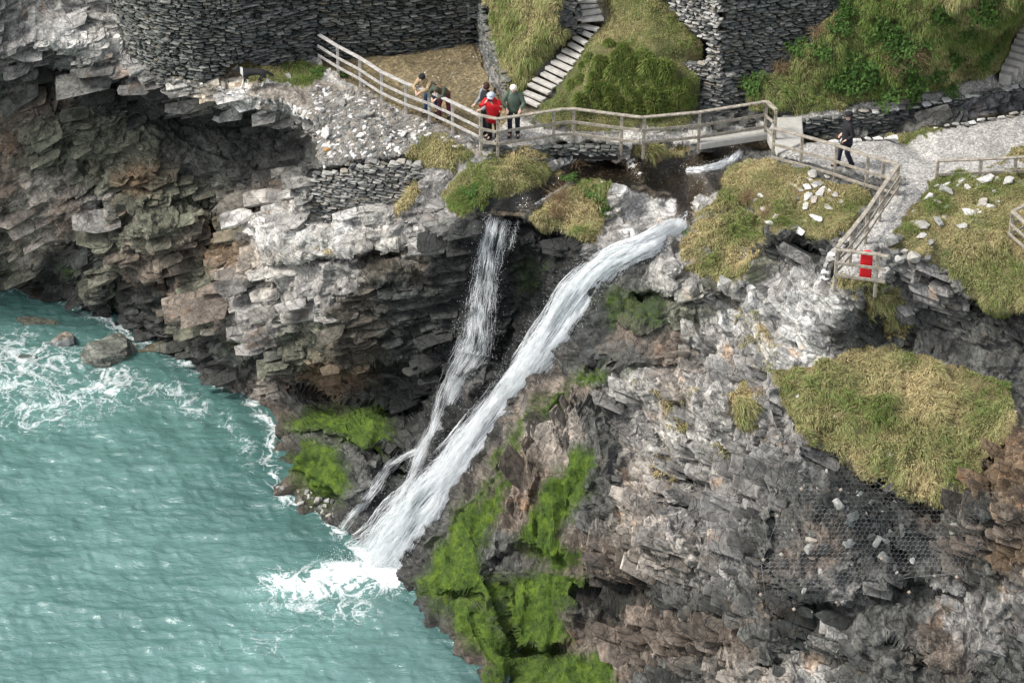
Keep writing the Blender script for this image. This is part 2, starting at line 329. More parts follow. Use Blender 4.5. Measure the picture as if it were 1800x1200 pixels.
# centre headland
Y += [(800,400,-3.4),(780,450,-3.1),(800,520,-2.9),(760,560,-2.7),(790,600,-2.9),(820,470,-3.1)]
Z += [(540,400,7.4),(600,385,7.8),(680,380,8.2),(750,370,8.5),(480,420,6.4),(600,430,7.3),(700,425,7.6)]
Y += [(530,310,-0.6),(530,380,-1.2),(450,400,0.2),(450,470,-0.3),(420,540,0.3),(400,580,0.9),(520,470,-1.6),(600,460,-2.5),(700,450,-3.0),(560,560,-2.3),(650,560,-2.9),(740,530,-3.0),(600,635,-2.6),(500,620,-1.6),(440,630,-0.3),(720,640,-3.0),
      (600,665,-1.6),(520,680,-0.8),(690,690,-2.2),(750,700,-3.0),(745,760,-4.1),(580,690,-1.1),(480,640,-0.6)]
Z += [(430,690,0.0),(480,740,0.0),(350,640,0.0),(230,582,0.0),(130,527,0.0),(0,497,0.0),(-140,460,0.0)]
# left cliff and alcove
Y += [(0,120,5.0),(60,150,6.6),(0,180,6.6),(-140,150,6.4),(-140,300,6.4),(130,170,6.6),(180,130,5.6),(250,200,6.2),(330,200,6.1),(420,220,5.7),(500,240,4.4),(540,250,2.4),(545,290,1.2),(500,300,3.4),(440,310,4.3),(330,280,5.2),(250,270,5.1),(150,240,5.4),(50,230,5.7),
      (0,300,5.9),(80,330,5.5),(160,320,5.2),(0,420,6.3),(80,440,6.0),(160,400,5.0),(100,500,6.6),(170,470,5.5),(200,340,4.3),(260,330,4.2),(340,370,4.4),(430,360,4.0),(500,340,2.2),(440,400,2.4),(200,420,3.9),(150,480,4.6),(210,530,4.7),(280,420,3.6),(330,400,3.9),(380,400,3.9),(250,500,3.9),(340,480,3.5),
      (390,460,2.9),(330,560,3.3),(290,590,3.9),(380,520,2.3),(340,620,3.0),(400,650,1.6),(440,660,0.9)]
# under the sea
for (u, v) in [(-140,480),(0,530),(120,560),(200,620),(300,660),(400,720),(450,800),(440,900),(520,930),(620,990),(700,1050),(740,1120),(800,1200),(860,1290)]:
    Z.append((u - 25, v + 25, -1.1))
for (u, v) in [(-140,560),(0,620),(200,720),(350,800),(330,950),(500,1050),(650,1150),(760,1340),(-140,1340),(400,1340),(-140,900)]:
    Z.append((u, v, -3.5))

pts = []; val = []
for u, v, z in Z: pts.append((u, v)); val.append(float(Pz(u, v, z)[1]))
for u, v, y in Y: pts.append((u, v)); val.append(y)
cdt = delaunay_2d_cdt([Vector(p) for p in pts], [], [], 0, 1e-4)
vco, tri, orig = cdt[0], cdt[2], cdt[3]
cval = np.array([np.mean([val[i] for i in o]) for o in orig]); cco = np.array([(p.x, p.y) for p in vco])
US = np.arange(UMIN, UMAX + .1, STEP); VS = np.arange(VMIN, VMAX + .1, STEP)
UU, VV = np.meshgrid(US, VS)
YF = np.full(UU.shape, np.nan)
for t in tri:
    A, B, C_ = cco[t[0]], cco[t[1]], cco[t[2]]
    lo = np.minimum(np.minimum(A, B), C_); hi = np.maximum(np.maximum(A, B), C_)
    i0 = max(0, int((lo[1] - VMIN) / STEP)); i1 = min(len(VS), int((hi[1] - VMIN) / STEP) + 2)
    j0 = max(0, int((lo[0] - UMIN) / STEP)); j1 = min(len(US), int((hi[0] - UMIN) / STEP) + 2)
    if i0 >= i1 or j0 >= j1: continue
    u = UU[i0:i1, j0:j1]; v = VV[i0:i1, j0:j1]
    den = (B[1] - C_[1]) * (A[0] - C_[0]) + (C_[0] - B[0]) * (A[1] - C_[1])
    if abs(den) < 1e-9: continue
    a = ((B[1] - C_[1]) * (u - C_[0]) + (C_[0] - B[0]) * (v - C_[1])) / den
    b = ((C_[1] - A[1]) * (u - C_[0]) + (A[0] - C_[0]) * (v - C_[1])) / den
    c = 1 - a - b; m = (a >= -1e-6) & (b >= -1e-6) & (c >= -1e-6)
    YF[i0:i1, j0:j1][m] = (a * cval[t[0]] + b * cval[t[1]] + c * cval[t[2]])[m]
print('unfilled', np.isnan(YF).sum())
YF = np.where(np.isnan(YF), np.nanmean(YF), YF)
def blur(a, n):
    for _ in range(n):
        p = np.pad(a, 1, mode='edge'); a = (p[:-2, 1:-1] + 2 * p[1:-1, 1:-1] + p[2:, 1:-1]) / 4
        p = np.pad(a, 1, mode='edge'); a = (p[1:-1, :-2] + 2 * p[1:-1, 1:-1] + p[1:-1, 2:]) / 4
    return a
YF = blur(YF, 5)

# wobble used to break up every outline
def wob(scale, amp, seed):
    q = np.stack([UU / scale, VV / scale, UU * 0 + seed], -1)
    return fbm(q, 4, seed) * amp
WU = wob(38, 16, 11); WV = wob(38, 16, 31)
UW = UU + WU; VW = VV + WV
def inpoly(poly, u, v):
    poly = np.array(poly, float); r = np.zeros(np.shape(u), bool); n = len(poly); j = n - 1
    for i in range(n):
        xi, yi = poly[i]; xj, yj = poly[j]
        if yi != yj:
            r ^= ((yi > v) != (yj > v)) & (u < (xj - xi) * (v - yi) / (yj - yi) + xi)
        j = i
    return r
def pdist(line, u, v):
    d = np.full(np.shape(u), 1e9); 
    for (x0, y0), (x1, y1) in zip(line[:-1], line[1:]):
        dx, dy = x1 - x0, y1 - y0; t = np.clip(((u - x0) * dx + (v - y0) * dy) / (dx * dx + dy * dy + 1e-9), 0, 1)
        d = np.minimum(d, np.hypot(u - x0 - t * dx, v - y0 - t * dy))
    return d
def soft(poly, w=10, u=None, v=None):
    """mask with soft edge, 1 inside"""
    u = UW if u is None else u; v = VW if v is None else v
    ins = inpoly(poly, u, v); d = pdist(list(poly) + [poly[0]], u, v)
    return np.clip(0.5 + np.where(ins, d, -d) / (2 * w), 0, 1)
# ledges: below the line the rock is undercut
def over(line, A, Wd, u=None, v=None, dv=0.55):
    global YF
    if A >= .5: A, Wd = A * 1.45, Wd * 1.2
    line = sorted(line); x = [p[0] for p in line]; y = [p[1] for p in line]
    uu = UU + WU * dv; vv = VV + WV * dv
    s = vv - np.interp(uu, x, y)
    ed = np.clip(np.minimum(uu - x[0], x[-1] - uu) / 22.0, 0, 1)
    YF = YF + np.where(s > 0, A * np.exp(-s / Wd) * np.clip(s / 4.5, 0, 1), 0) * ed
def overv(line, A, Wd, sgn=1):
    global YF
    line = sorted(line, key=lambda p: p[1]); x = [p[0] for p in line]; y = [p[1] for p in line]
    uu = UU + WU * .55; vv = VV + WV * .55
    s = (uu - np.interp(vv, y, x)) * sgn; ed = np.clip(np.minimum(vv - y[0], y[-1] - vv) / 22.0, 0, 1)
    YF = YF + np.where(s > 0, A * np.exp(-s / Wd) * np.clip(s / 4.5, 0, 1), 0) * ed
def crack(line, A, w):
    global YF
    YF = YF + A * np.exp(-(pdist(line, UU + WU * .4, VV + WV * .4) / w) ** 2)
over([(-140,95),(0,98),(60,112),(120,118),(180,125),(250,138),(330,160),(420,178),(480,200),(545,250)], 1.7, 30)
over([(180,325),(230,312),(330,330),(430,345),(500,350)], 0.7, 22); over([(130,470),(200,480),(260,500),(330,470)], .6, 18)
over([(190,400),(260,345),(330,352),(400,370)], 0.5, 14); over([(40,430),(100,430),(160,400),(180,360)], 0.5, 22)
over([(400,560),(470,470),(560,455),(650,440),(730,425),(800,400)], 0.75, 26)
over([(420,620),(500,648),(600,650),(700,640),(780,660)], 1.0, 34); over([(500,672),(600,700),(700,712),(760,690)], 0.8, 16)
over([(840,378),(880,384),(930,384),(985,412),(1030,428)], 0.7, 30); over([(470,765),(540,755),(620,775),(690,815),(740,835)], 0.7, 12)
over([(560,530),(680,500),(780,480)], 0.3, 18); over([(470,590),(560,575),(700,560)], .22, 14); over([(600,600),(700,590),(780,570)], .3, 12)
over([(1060,560),(1130,575),(1200,560)], .3, 14); over([(1030,635),(1120,640),(1210,640)], .5, 12)
over([(1180,480),(1230,470),(1290,510),(1330,500)], 0.5, 14); over([(1100,520),(1160,510),(1230,520),(1300,525)], 0.5, 20)
over([(1210,625),(1260,660),(1310,668),(1350,650)], 0.5, 14)
over([(1340,395),(1390,425),(1440,440),(1470,470)], 0.8, 22); over([(1500,545),(1560,520),(1600,500)], .4, 12); over([(1490,610),(1570,560),(1600,545)], .5, 10)
over([(1600,500),(1660,480),(1700,520),(1760,545),(1940,565)], 0.8, 26); over([(1590,545),(1640,530),(1700,560),(1800,590),(1940,600)], .3, 20)
over([(1400,782),(1430,790),(1490,812),(1540,850),(1600,880),(1650,896),(1700,850),(1750,800),(1790,740)], 0.8, 22)
over([(1345,1020),(1400,1055),(1480,1060),(1530,1030),(1600,1020),(1690,1040),(1720,1010)], 0.6, 26)
over([(1110,905),(1160,880),(1230,890),(1330,870),(1400,880)], 0.45, 20); over([(1110,700),(1160,695),(1230,740)], .25, 14); over([(1160,800),(1220,835),(1330,845)], .5, 14)
over([(1000,1030),(1060,1015),(1130,1020),(1200,1060)], .8, 26); over([(770,1035),(850,1045)], .5, 16); over([(880,1130),(960,1140),(1010,1120)], .6, 14); over([(850,985),(900,960),(960,975)], .5, 14); over([(1130,1095),(1220,1110),(1300,1130)], .5, 20)
over([(1210,1000),(1290,960),(1370,990)], .4, 20); over([(1400,1130),(1480,1160),(1560,1120),(1640,1150)], .5, 18); over([(1560,1170),(1640,1160),(1740,1190)], .4, 14); over([(1700,890),(1760,930),(1800,960)], .4, 14)
over([(1740,985),(1800,1010)], .5, 20)
overv([(1040,700),(1050,790),(1010,870),(1000,960),(990,1010)], 0.45, 22, -1); overv([(1090,680),(1110,760),(1080,820),(1110,900),(1080,960)], .35, 26, -1)
overv([(1350,680),(1380,760),(1375,830),(1350,900),(1345,1000)], .45, 22); overv([(450,430),(470,520),(480,560)], .25, 20, -1); overv([(545,240),(548,290),(520,330)], .6, 30, -1)
for l, A, w in [([(170,330),(190,400),(180,460),(205,560)], .7, 7), ([(370,400),(366,460),(330,560)], .5, 6), ([(110,240),(170,320),(120,350)], .35, 5), ([(70,140),(100,220),(110,300),(95,350)], .3, 4),
                ([(480,470),(500,560),(560,640)], .3, 5), ([(620,390),(660,430),(640,470)], .2, 4), ([(1290,850),(1300,960)], .3, 5), ([(1230,840),(1240,950)], .25, 5), ([(1220,830),(1225,960),(1210,1060)], .25, 4),
                ([(1620,470),(1640,520),(1600,590),(1590,620)], .7, 9), ([(1700,540),(1660,580),(1640,620)], .25, 4), ([(1560,880),(1590,1000)], .3, 5), ([(1440,1060),(1400,1140),(1330,1180)], .4, 6),
                ([(1590,712),(1620,730),(1650,748)], .35, 6), ([(1400,745),(1440,755),(1480,770)], .3, 6), ([(930,770),(950,830),(930,900)], .25, 6), ([(860,1000),(880,1060),(900,1130)], .5, 8), ([(830,1080),(850,1140),(890,1190)], .3, 5),
                ([(500,530),(540,600)], .2, 4), ([(1750,840),(1740,930),(1770,1020)], .5, 8), ([(1160,560),(1200,590),(1190,640)], .3, 5), ([(690,790),(730,830),(740,860)], .4, 5), ([(300,470),(290,560)], .35, 5)]:
    crack(l, A, w)
# sea-worn blocks of the right-hand crag and others stand proud
for poly, A in [([(1600,560),(1610,470),(1630,440),(1655,520),(1650,560)], -.5), ([(1130,300),(1170,340),(1180,380),(1120,410),(1080,390),(1070,340),(1090,310)], -.3),
                ([(520,790),(590,765),(640,800),(680,860),(620,890),(550,860)], -.4), ([(430,430),(480,400),(520,430),(500,520),(440,560),(400,560)], -.3), ([(1110,870),(1170,860),(1220,900),(1200,960),(1120,960)], -.5),
                ([(240,340),(330,330),(360,380),(330,420),(220,420)], -.5), ([(1010,900),(1080,920),(1100,1000),(1010,1010)], -.2), ([(660,860),(730,850),(735,900),(690,900)], -.25)]:
    YF += A * soft(poly, 14)

# ------------------------------------------------------------------ what covers the ground
GR = {  # name: polygon, greenness, blade length, clump height
 'ledge': ([(403,118),(440,108),(530,105),(575,118),(560,140),(530,150),(470,148),(430,142)], .85, .10, .06),
 'stair': ([(846,-140),(1005,-140),(985,0),(988,52),(1008,58),(980,88),(905,178),(892,160),(868,80),(850,10)], .5, .22, .12),
 'lawn': ([(1062,-140),(1175,-140),(1172,0),(1245,75),(1240,100),(1150,92),(1050,80),(1030,72),(1058,40)], .75, .09, .06),
 'knoll': ([(1030,72),(1050,80),(1150,92),(1240,100),(1225,190),(1215,222),(1050,228),(955,226),(940,205),(965,180)], .72, .07, .06),
 'bank': ([(1485,-140),(1940,-140),(1940,60),(1800,28),(1765,122),(1640,163),(1500,184),(1400,200),(1318,192),(1312,140),(1345,128),(1430,66),(1482,15)], .75, .16, .20),
 'mound': ([(785,330),(800,300),(850,276),(940,275),(985,292),(945,330),(900,348),(860,352),(830,375),(800,385),(778,352)], .62, .14, .10),
 'tufts': ([(715,270),(740,240),(765,236),(835,262),(825,280),(770,300),(722,300)], .5, .15, .12),
 'under': ([(1105,252),(1200,250),(1216,262),(1190,276),(1110,274)], .45, .28, .10),
 'isle': ([(930,378),(985,348),(1010,315),(1080,318),(1072,350),(1056,400),(1035,425),(990,412),(940,395)], .55, .17, .12),
 'slabs': ([(1285,285),(1345,270),(1400,300),(1500,322),(1530,345),(1505,385),(1460,425),(1400,412),(1340,392),(1310,350),(1255,345)], .46, .10, .07),
 'pillow': ([(1190,432),(1230,390),(1300,368),(1345,392),(1335,440),(1300,492),(1270,497),(1200,470)], .42, .17, .09),
 'stones': ([(1640,318),(1800,300),(1940,298),(1940,560),(1800,548),(1750,560),(1700,505),(1650,465),(1600,445),(1562,430),(1600,370)], .52, .13, .12),
 'shelf': ([(1355,655),(1480,628),(1500,608),(1570,615),(1680,640),(1772,680),(1788,740),(1740,800),(1700,845),(1660,893),(1600,880),(1560,852),(1500,840),(1480,805),(1420,780),(1380,720)], .42, .17, .19),
 'strip': ([(1275,690),(1318,662),(1338,700),(1332,762),(1300,748)], .25, .26, .08),
 'gate': ([(1462,482),(1560,492),(1552,512),(1480,505)], .5, .14, .06),
 'crag': ([(1520,522),(1580,503),(1600,520),(1562,550),(1530,562)], .3, .26, .08),
 'verge': ([(1545,240),(1640,226),(1662,233),(1580,247)], .5, .12, .05),
 'far_verge': ([(1725,287),(1800,266),(1940,255),(1940,290),(1800,283)], .55, .16, .06),
 'wallgrass': ([(715,305),(745,300),(735,345),(700,380),(690,360),(712,340)], .25, .26, .06),
 'chinks': ([(1560,545),(1600,560),(1592,600),(1560,605),(1545,590)], .3, .2, .05),
 'under_walk': ([(850,262),(960,256),(1010,268),(960,276),(870,282)], .35, .16, .06),
 'bank2': ([(1255,345),(1290,285),(1315,300),(1330,350),(1300,368),(1255,380),(1225,390)], .4, .2, .1),
}
PATHS = {
 'concrete_path': ([(905,196),(955,228),(1100,233),(1215,230),(1345,214),(1347,232),(1232,248),(1100,254),(1000,251),(900,259),(845,250),(846,236),(880,220)], (.37,.355,.32)),
 'gravel_path': ([(1362,258),(1412,248),(1480,246),(1560,242),(1700,219),(1800,199),(1940,170),(1940,300),(1800,300),(1640,318),(1600,370),(1560,430),(1555,470),(1545,492),(1472,484),(1470,465),(1535,380),(1570,340),(1575,318),(1500,300),(1410,286),(1362,270)], (.34,.328,.305)),
 'upper_path': ([(1365,206),(1400,200),(1500,185),(1640,165),(1765,124),(1800,100),(1940,70),(1940,128),(1800,150),(1700,170),(1560,195),(1405,213),(1372,214)], (.28,.265,.24)),
 'yard': ([(560,104),(700,92),(838,72),(862,150),(905,195),(880,222),(845,240),(800,232),(740,208),(640,160),(570,125)], (.17,.135,.075)),
 'rubble_ground': ([(545,140),(640,158),(740,206),(846,250),(850,268),(760,240),(715,270),(690,285),(600,292),(556,310),(552,240),(545,215),(500,185),(440,172),(420,160),(470,150),(530,152)], (.20,.178,.15)),
 'bare_ground': ([(392,122),(412,106),(470,104),(478,120),(440,134),(425,152),(398,150)], (.30,.235,.16)),
 'stair_bed': ([(918,205),(945,196),(985,130),(1030,82),(1050,56),(1068,34),(1062,-140),(1012,-140),(1018,40),(985,90),(905,185)], (.15,.13,.09)),
 'right_stair_bed': ([(1752,136),(1790,128),(1830,80),(1860,20),(1835,0),(1800,30),(1775,70)], (.15,.13,.09)),
 'stream_bed': ([(1412,243),(1480,240),(1560,236),(1700,211),(1940,165),(1940,176),(1800,200),(1560,244),(1412,252),(1360,262),(1300,262),(1300,285),(1280,330),(1225,345),(1215,395),(1185,395),(1190,350),(1080,325),(1000,320),(940,370),(905,385),(850,380),(900,345),(960,300),(1060,278),(1220,268),(1345,238)], (.075,.062,.045)),
}
code = np.zeros(UU.shape, np.int32); names = ['cliff']
for nme, (poly, colr) in PATHS.items():
    names.append(nme); k = {'rubble_ground': .6, 'concrete_path': .06, 'stair_bed': .15}.get(nme, .25)
    code[inpoly(poly, UU + WU * k, VV + WV * k)] = len(names) - 1
GI = {}; GK = [.8]; FU = wob(11, 9, 71); FV = wob(11, 9, 83)
for nme, (poly, g, L, c) in GR.items():
    names.append(nme); GI[nme] = len(names) - 1
    code[inpoly(poly, UU + WU * GK[0] + FU, VV + WV * GK[0] + FV) & ~(code == names.index('concrete_path')) & ~(code == names.index('stair_bed')) & ~(code == names.index('right_stair_bed'))] = len(names) - 1
isg = code > len(PATHS)
# walls hide the ground behind them
WALLPOLY = [[(830,-140),(854,-140),(854,10),(872,78),(904,162),(884,178),(856,125),(832,70)], [(540,318),(556,300),(600,295),(612,284),(640,286),(738,278),(742,312),(718,345),(700,366),(640,362),(618,368),(592,374),(583,396),(534,388),(529,368),(545,342)], [(195,-140),(838,-140),(838,64),(700,84),(560,97),(455,98),(408,108),(392,136),(290,134),(235,105),(198,60)], [(1175,-140),(1485,-140),(1480,10),(1425,62),(1310,140),(1308,190),(1222,192),(1232,120),(1245,75),(1175,0)]]
YF = blur(YF, 1)
for wp in WALLPOLY: YF += 0.45 * soft(wp, 5, UU, VV)

for line_, a_ in (([(930,182),(1000,95),(1028,55)], .42), ([(1040,50),(1038,-60)], .45), ([(1765,125),(1790,85),(1830,20)], .42)):
    YF += a_ * np.clip(1.6 - pdist(line_, UU, VV) / 14, 0, 1)
# pack the whole field, outer columns and rows continue it
nu, nv = 18, 12
UX = np.concatenate([UMIN - np.arange(nu, 0, -1) * 70.0, US, UMAX + np.arange(1, nu + 1) * 70.0])
VX = np.concatenate([VMIN - np.arange(nv, 0, -1) * 38.0, VS, VMAX + np.arange(1, 5) * 60.0])
YX = np.pad(YF, ((nv, 4), (nu, nu)), mode='edge')
for i in range(nv): YX[nv - 1 - i] += 1.15 * (i + 1) 
CX = np.pad(code, ((nv, 4), (nu, nu)), mode='edge')
CX[:nv][CX[:nv] == 0] = GI['bank']
U2, V2 = np.meshgrid(UX, VX)
PB = Py(U2, V2, YX)
H_, W_ = U2.shape
def normals(P):
    du = np.gradient(P, axis=1); dv = np.gradient(P, axis=0)
    n = np.cross(du, dv); n /= np.linalg.norm(n, axis=-1, keepdims=True) + 1e-9
    n[n[..., 1] * 0 + (n * (P - CAM)).sum(-1) > 0] *= -1
    return n
PBs = PB.copy()
NB = normals(np.stack([blur(PB[..., k], 4) for k in range(3)], -1))
fl = PB.reshape(-1, 3)
# strata frame: dips to the left, like the photographed slate
a = math.radians(14); R = np.array([[math.cos(a), 0, math.sin(a)], [0, 1, 0], [-math.sin(a), 0, math.cos(a)]])
bx = math.radians(26); RX = np.array([[1, 0, 0], [0, math.cos(bx), math.sin(bx)], [0, -math.sin(bx), math.cos(bx)]]); R = RX @ R
a2 = math.radians(-24); R2 = np.array([[math.cos(a2), 0, math.sin(a2)], [0, 1, 0], [-math.sin(a2), 0, math.cos(a2)]]); R2 = RX @ R2
rightside = inpoly([(1250,380),(4000,380),(4000,2000),(700,2000),(720,1000),(1040,640),(1210,630)], U2, V2).ravel()
q = np.where(rightside[:, None], fl @ R2.T, fl @ R.T)
wrp = np.stack([fbm(fl * 0.35 + 3.1, 1, 41), fbm(fl * 0.35 + 9.1, 1, 47), fbm(fl * 0.35 + 5.7, 1, 53)], -1)
a3 = math.radians(-62); R3 = RX @ np.array([[math.cos(a3), 0, math.sin(a3)], [0, 1, 0], [-math.sin(a3), 0, math.cos(a3)]])
steep = inpoly([(820,900),(1040,640),(1080,700),(1060,820),(1010,900),(1010,1010),(850,1000)], U2, V2).ravel(); q = np.where(steep[:, None], fl @ R3.T, q)
farleft = inpoly([(-2000,150),(120,150),(190,330),(160,540),(-2000,540)], U2, V2).ravel(); a4 = math.radians(30); R4 = RX @ np.array([[math.cos(a4), 0, math.sin(a4)], [0, 1, 0], [-math.sin(a4), 0, math.cos(a4)]]); q = np.where(farleft[:, None], fl @ R4.T, q)
q = q + wrp * 0.30
f1, e1 = facets(q * np.array([0.55, 0.7, 1.0]), 101, 1.2, 0.55, .08)
f2, e2 = facets(q * np.array([0.5, 0.8, 3.2]) + 31, 131, .45, 1.1, .13)
f3, e3 = facets(q * np.array([1.1, 1.5, 7.0]) + 67, 171, .7, 1.1, .26)
f5, e5 = facets(q * np.array([4.6, 5.5, 10.0]) + 17, 197, 1.6, .8, .4)
lay = fbm(q * np.array([0.8, 0.8, 9.0]), 4, 211, .6, True); f4, e4 = facets(q * np.array([2.6, 3.0, 4.2]) + 91, 191, 1.5, .6, .30)
big = fbm(fl * 0.45, 3, 231)
drock = 0.32 * f1 + 0.27 * f2 + 0.12 * f3 - 0.06 * e1 - 0.03 * e2 - .015 * e3 + 0.12 * f4 + 0.05 * f5 - .02 * e4 + 0.006 * lay + 0.06 * big
lump = fbm(fl * np.array([2.0, 2.0, 1.4]), 3, 251, .5); lump2 = fbm(fl * 5.5, 2, 261)
cf = CX.ravel()
amp = np.ones(len(fl)); 
dg = np.zeros(len(fl))
for nme, (poly, g, L, c) in GR.items(): dg[cf == GI[nme]] = c
disp = np.where(cf == 0, drock, 0.0)
disp += np.where(dg > 0, dg * (1.4 * lump + 0.5 * lump2) + 0.06, 0)
for k, nme in enumerate(PATHS):
    s = {'rubble_ground': .09, 'stream_bed': .05, 'yard': .03}.get(nme, .012)
    disp += np.where(cf == k + 1, s * (f3 + lump2), 0)
# soften the step between coverings a little, keep turf edges crisp
D2 = disp.reshape(H_, W_); Db = blur(D2, 2)
D2 = np.where(CX == 0, D2 * .85 + blur(D2, 1) * .15, Db)
wallm = np.zeros(U2.shape, bool)
for wp in WALLPOLY: wallm |= inpoly(wp, U2, V2)
D2 = np.where(wallm, D2 * .12, D2); up0 = np.clip(NB[..., 2], 0, 1); D2 = np.where(CX == 0, D2 * (1 - .45 * up0 ** 2), D2)
st_ = np.maximum(np.linalg.norm(np.gradient(PB, axis=0), axis=-1), np.linalg.norm(np.gradient(PB, axis=1), axis=-1)) / .05; st_[:nv] = 1; st_[-4:] = 1; st_[:, :nu] = 1; st_[:, -nu:] = 1
damp = blur(np.clip(3.2 / st_, .12, 1), 3); SMOOTH = [([(1330,500),(1400,480),(1500,500),(1530,540),(1480,620),(1400,640),(1320,640),(1230,640),(1220,600)], .42), ([(1060,310),(1110,295),(1180,330),(1185,390),(1120,405),(1080,390)], .85), ([(1095,645),(1200,645),(1280,690),(1240,760),(1130,740)], .5), ([(470,400),(560,370),(640,395),(640,440),(520,500),(480,560),(420,600),(400,560)], .55), ([(0,330),(130,350),(160,400),(60,480),(0,470)], .5), ([(200,340),(340,340),(360,400),(350,560),(230,560)], .35), ([(1030,700),(1060,760),(1040,900),(1000,960),(1000,860)], .5), ([(1590,620),(1800,620),(1800,720),(1700,660)], .5)]
smo = np.zeros(UU.shape)
for poly, a_ in SMOOTH: smo = np.maximum(smo, a_ * soft(poly, 18))
smo = np.pad(smo, ((nv, 4), (nu, nu)), mode='edge')
D2 = np.where(CX == 0, D2 * (1 - .5 * smo) + .5 * smo * blur(D2, 3), D2)
MOSS = [([(1060,640),(1010,650),(960,715),(915,775),(885,830),(835,890),(790,920),(735,1000),(750,1050),(820,1010),(850,940),(885,880),(915,820),(955,750),(1010,690),(1070,665)], .95), ([(735,1010),(955,985),(1035,1055),(985,1110),(1090,1150),(1100,1340),(880,1340),(850,1180),(780,1100)], .62), ([(520,715),(690,708),(700,790),(640,800),(560,770),(505,760)], .8), ([(500,800),(540,770),(600,790),(620,840),(610,880),(560,900),(530,870)], .8), ([(700,770),(730,840),(690,850)], .5),
 ([(960,690),(1000,660),(930,740),(890,800),(880,830),(850,880),(830,930),(790,940),(800,900),(850,850),(890,760)], 1.0), ([(1100,640),(1180,640),(1020,690),(1000,680),(1030,650)], .55),
 ([(800,890),(850,900),(850,1000),(900,1030),(870,1050),(760,1050),(745,1010),(780,950)], .9), ([(960,830),(1010,790),(1040,800),(1030,860),(990,930),(1028,975),(980,1010),(960,1000),(900,960),(930,900)], .95),
 ([(900,1010),(960,1000),(1038,1012),(985,1070),(1010,1120),(960,1140),(890,1130),(880,1060)], 1.0), ([(760,1050),(870,1060),(890,1130),(1000,1130),(1080,1150),(1100,1210),(1090,1340),(880,1340),(860,1180),(800,1130)], .85),
 ([(1040,500),(1200,500),(1180,580),(1060,590),(1040,560)], .5), ([(900,440),(1000,440),(960,520),(900,560)], .4), ([(200,500),(220,490),(222,540),(200,540)], .6), ([(400,590),(470,620),(440,640),(400,620)], .6),
 ([(1190,400),(1222,380),(1215,420),(1200,440)], .9), ([(820,360),(860,380),(830,395)], .4), ([(1300,460),(1350,470),(1340,500),(1310,495)], .5), ([(600,660),(700,650),(690,700),(610,700)], .3), ([(100,460),(150,470),(130,500),(100,500)], .6), ([(1050,800),(1075,760),(1060,830)], .5)]
premoss = np.zeros(UU.shape)
for poly, a_ in MOSS: premoss = np.maximum(premoss, a_ * soft(poly, 20))
premoss = np.pad(premoss, ((nv, 4), (nu, nu)), mode='edge')
D2 = D2 * (1 - .42 * premoss) + .36 * premoss * blur(D2, 8)
D2 = D2 * damp
P = PB + NB * D2[..., None]
qf = P.reshape(-1, 3); q = np.where(rightside[:, None], qf @ R2.T, qf @ R.T); q = np.where(steep[:, None], qf @ R3.T, q); q = np.where(farleft[:, None], qf @ R4.T, q) + wrp * .3
NS = normals(P)
print('terrain', P.shape, round(time.time() - T0, 1))
# lookup of the finished surface by landmark
def surf(u, v):
    j = np.clip(np.round((np.asarray(u) - UMIN) / STEP).astype(int) + nu, 0, W_ - 1); i = np.clip(np.round((np.asarray(v) - VMIN) / STEP).astype(int) + nv, 0, H_ - 1)
    return P[i, j]
def snorm(u, v):
    j = int(round((u - UMIN) / STEP)) + nu; i = int(round((v - VMIN) / STEP)) + nv
    n = NS[i-2:i+3, j-2:j+3].reshape(-1, 3).mean(0); return n / np.linalg.norm(n)

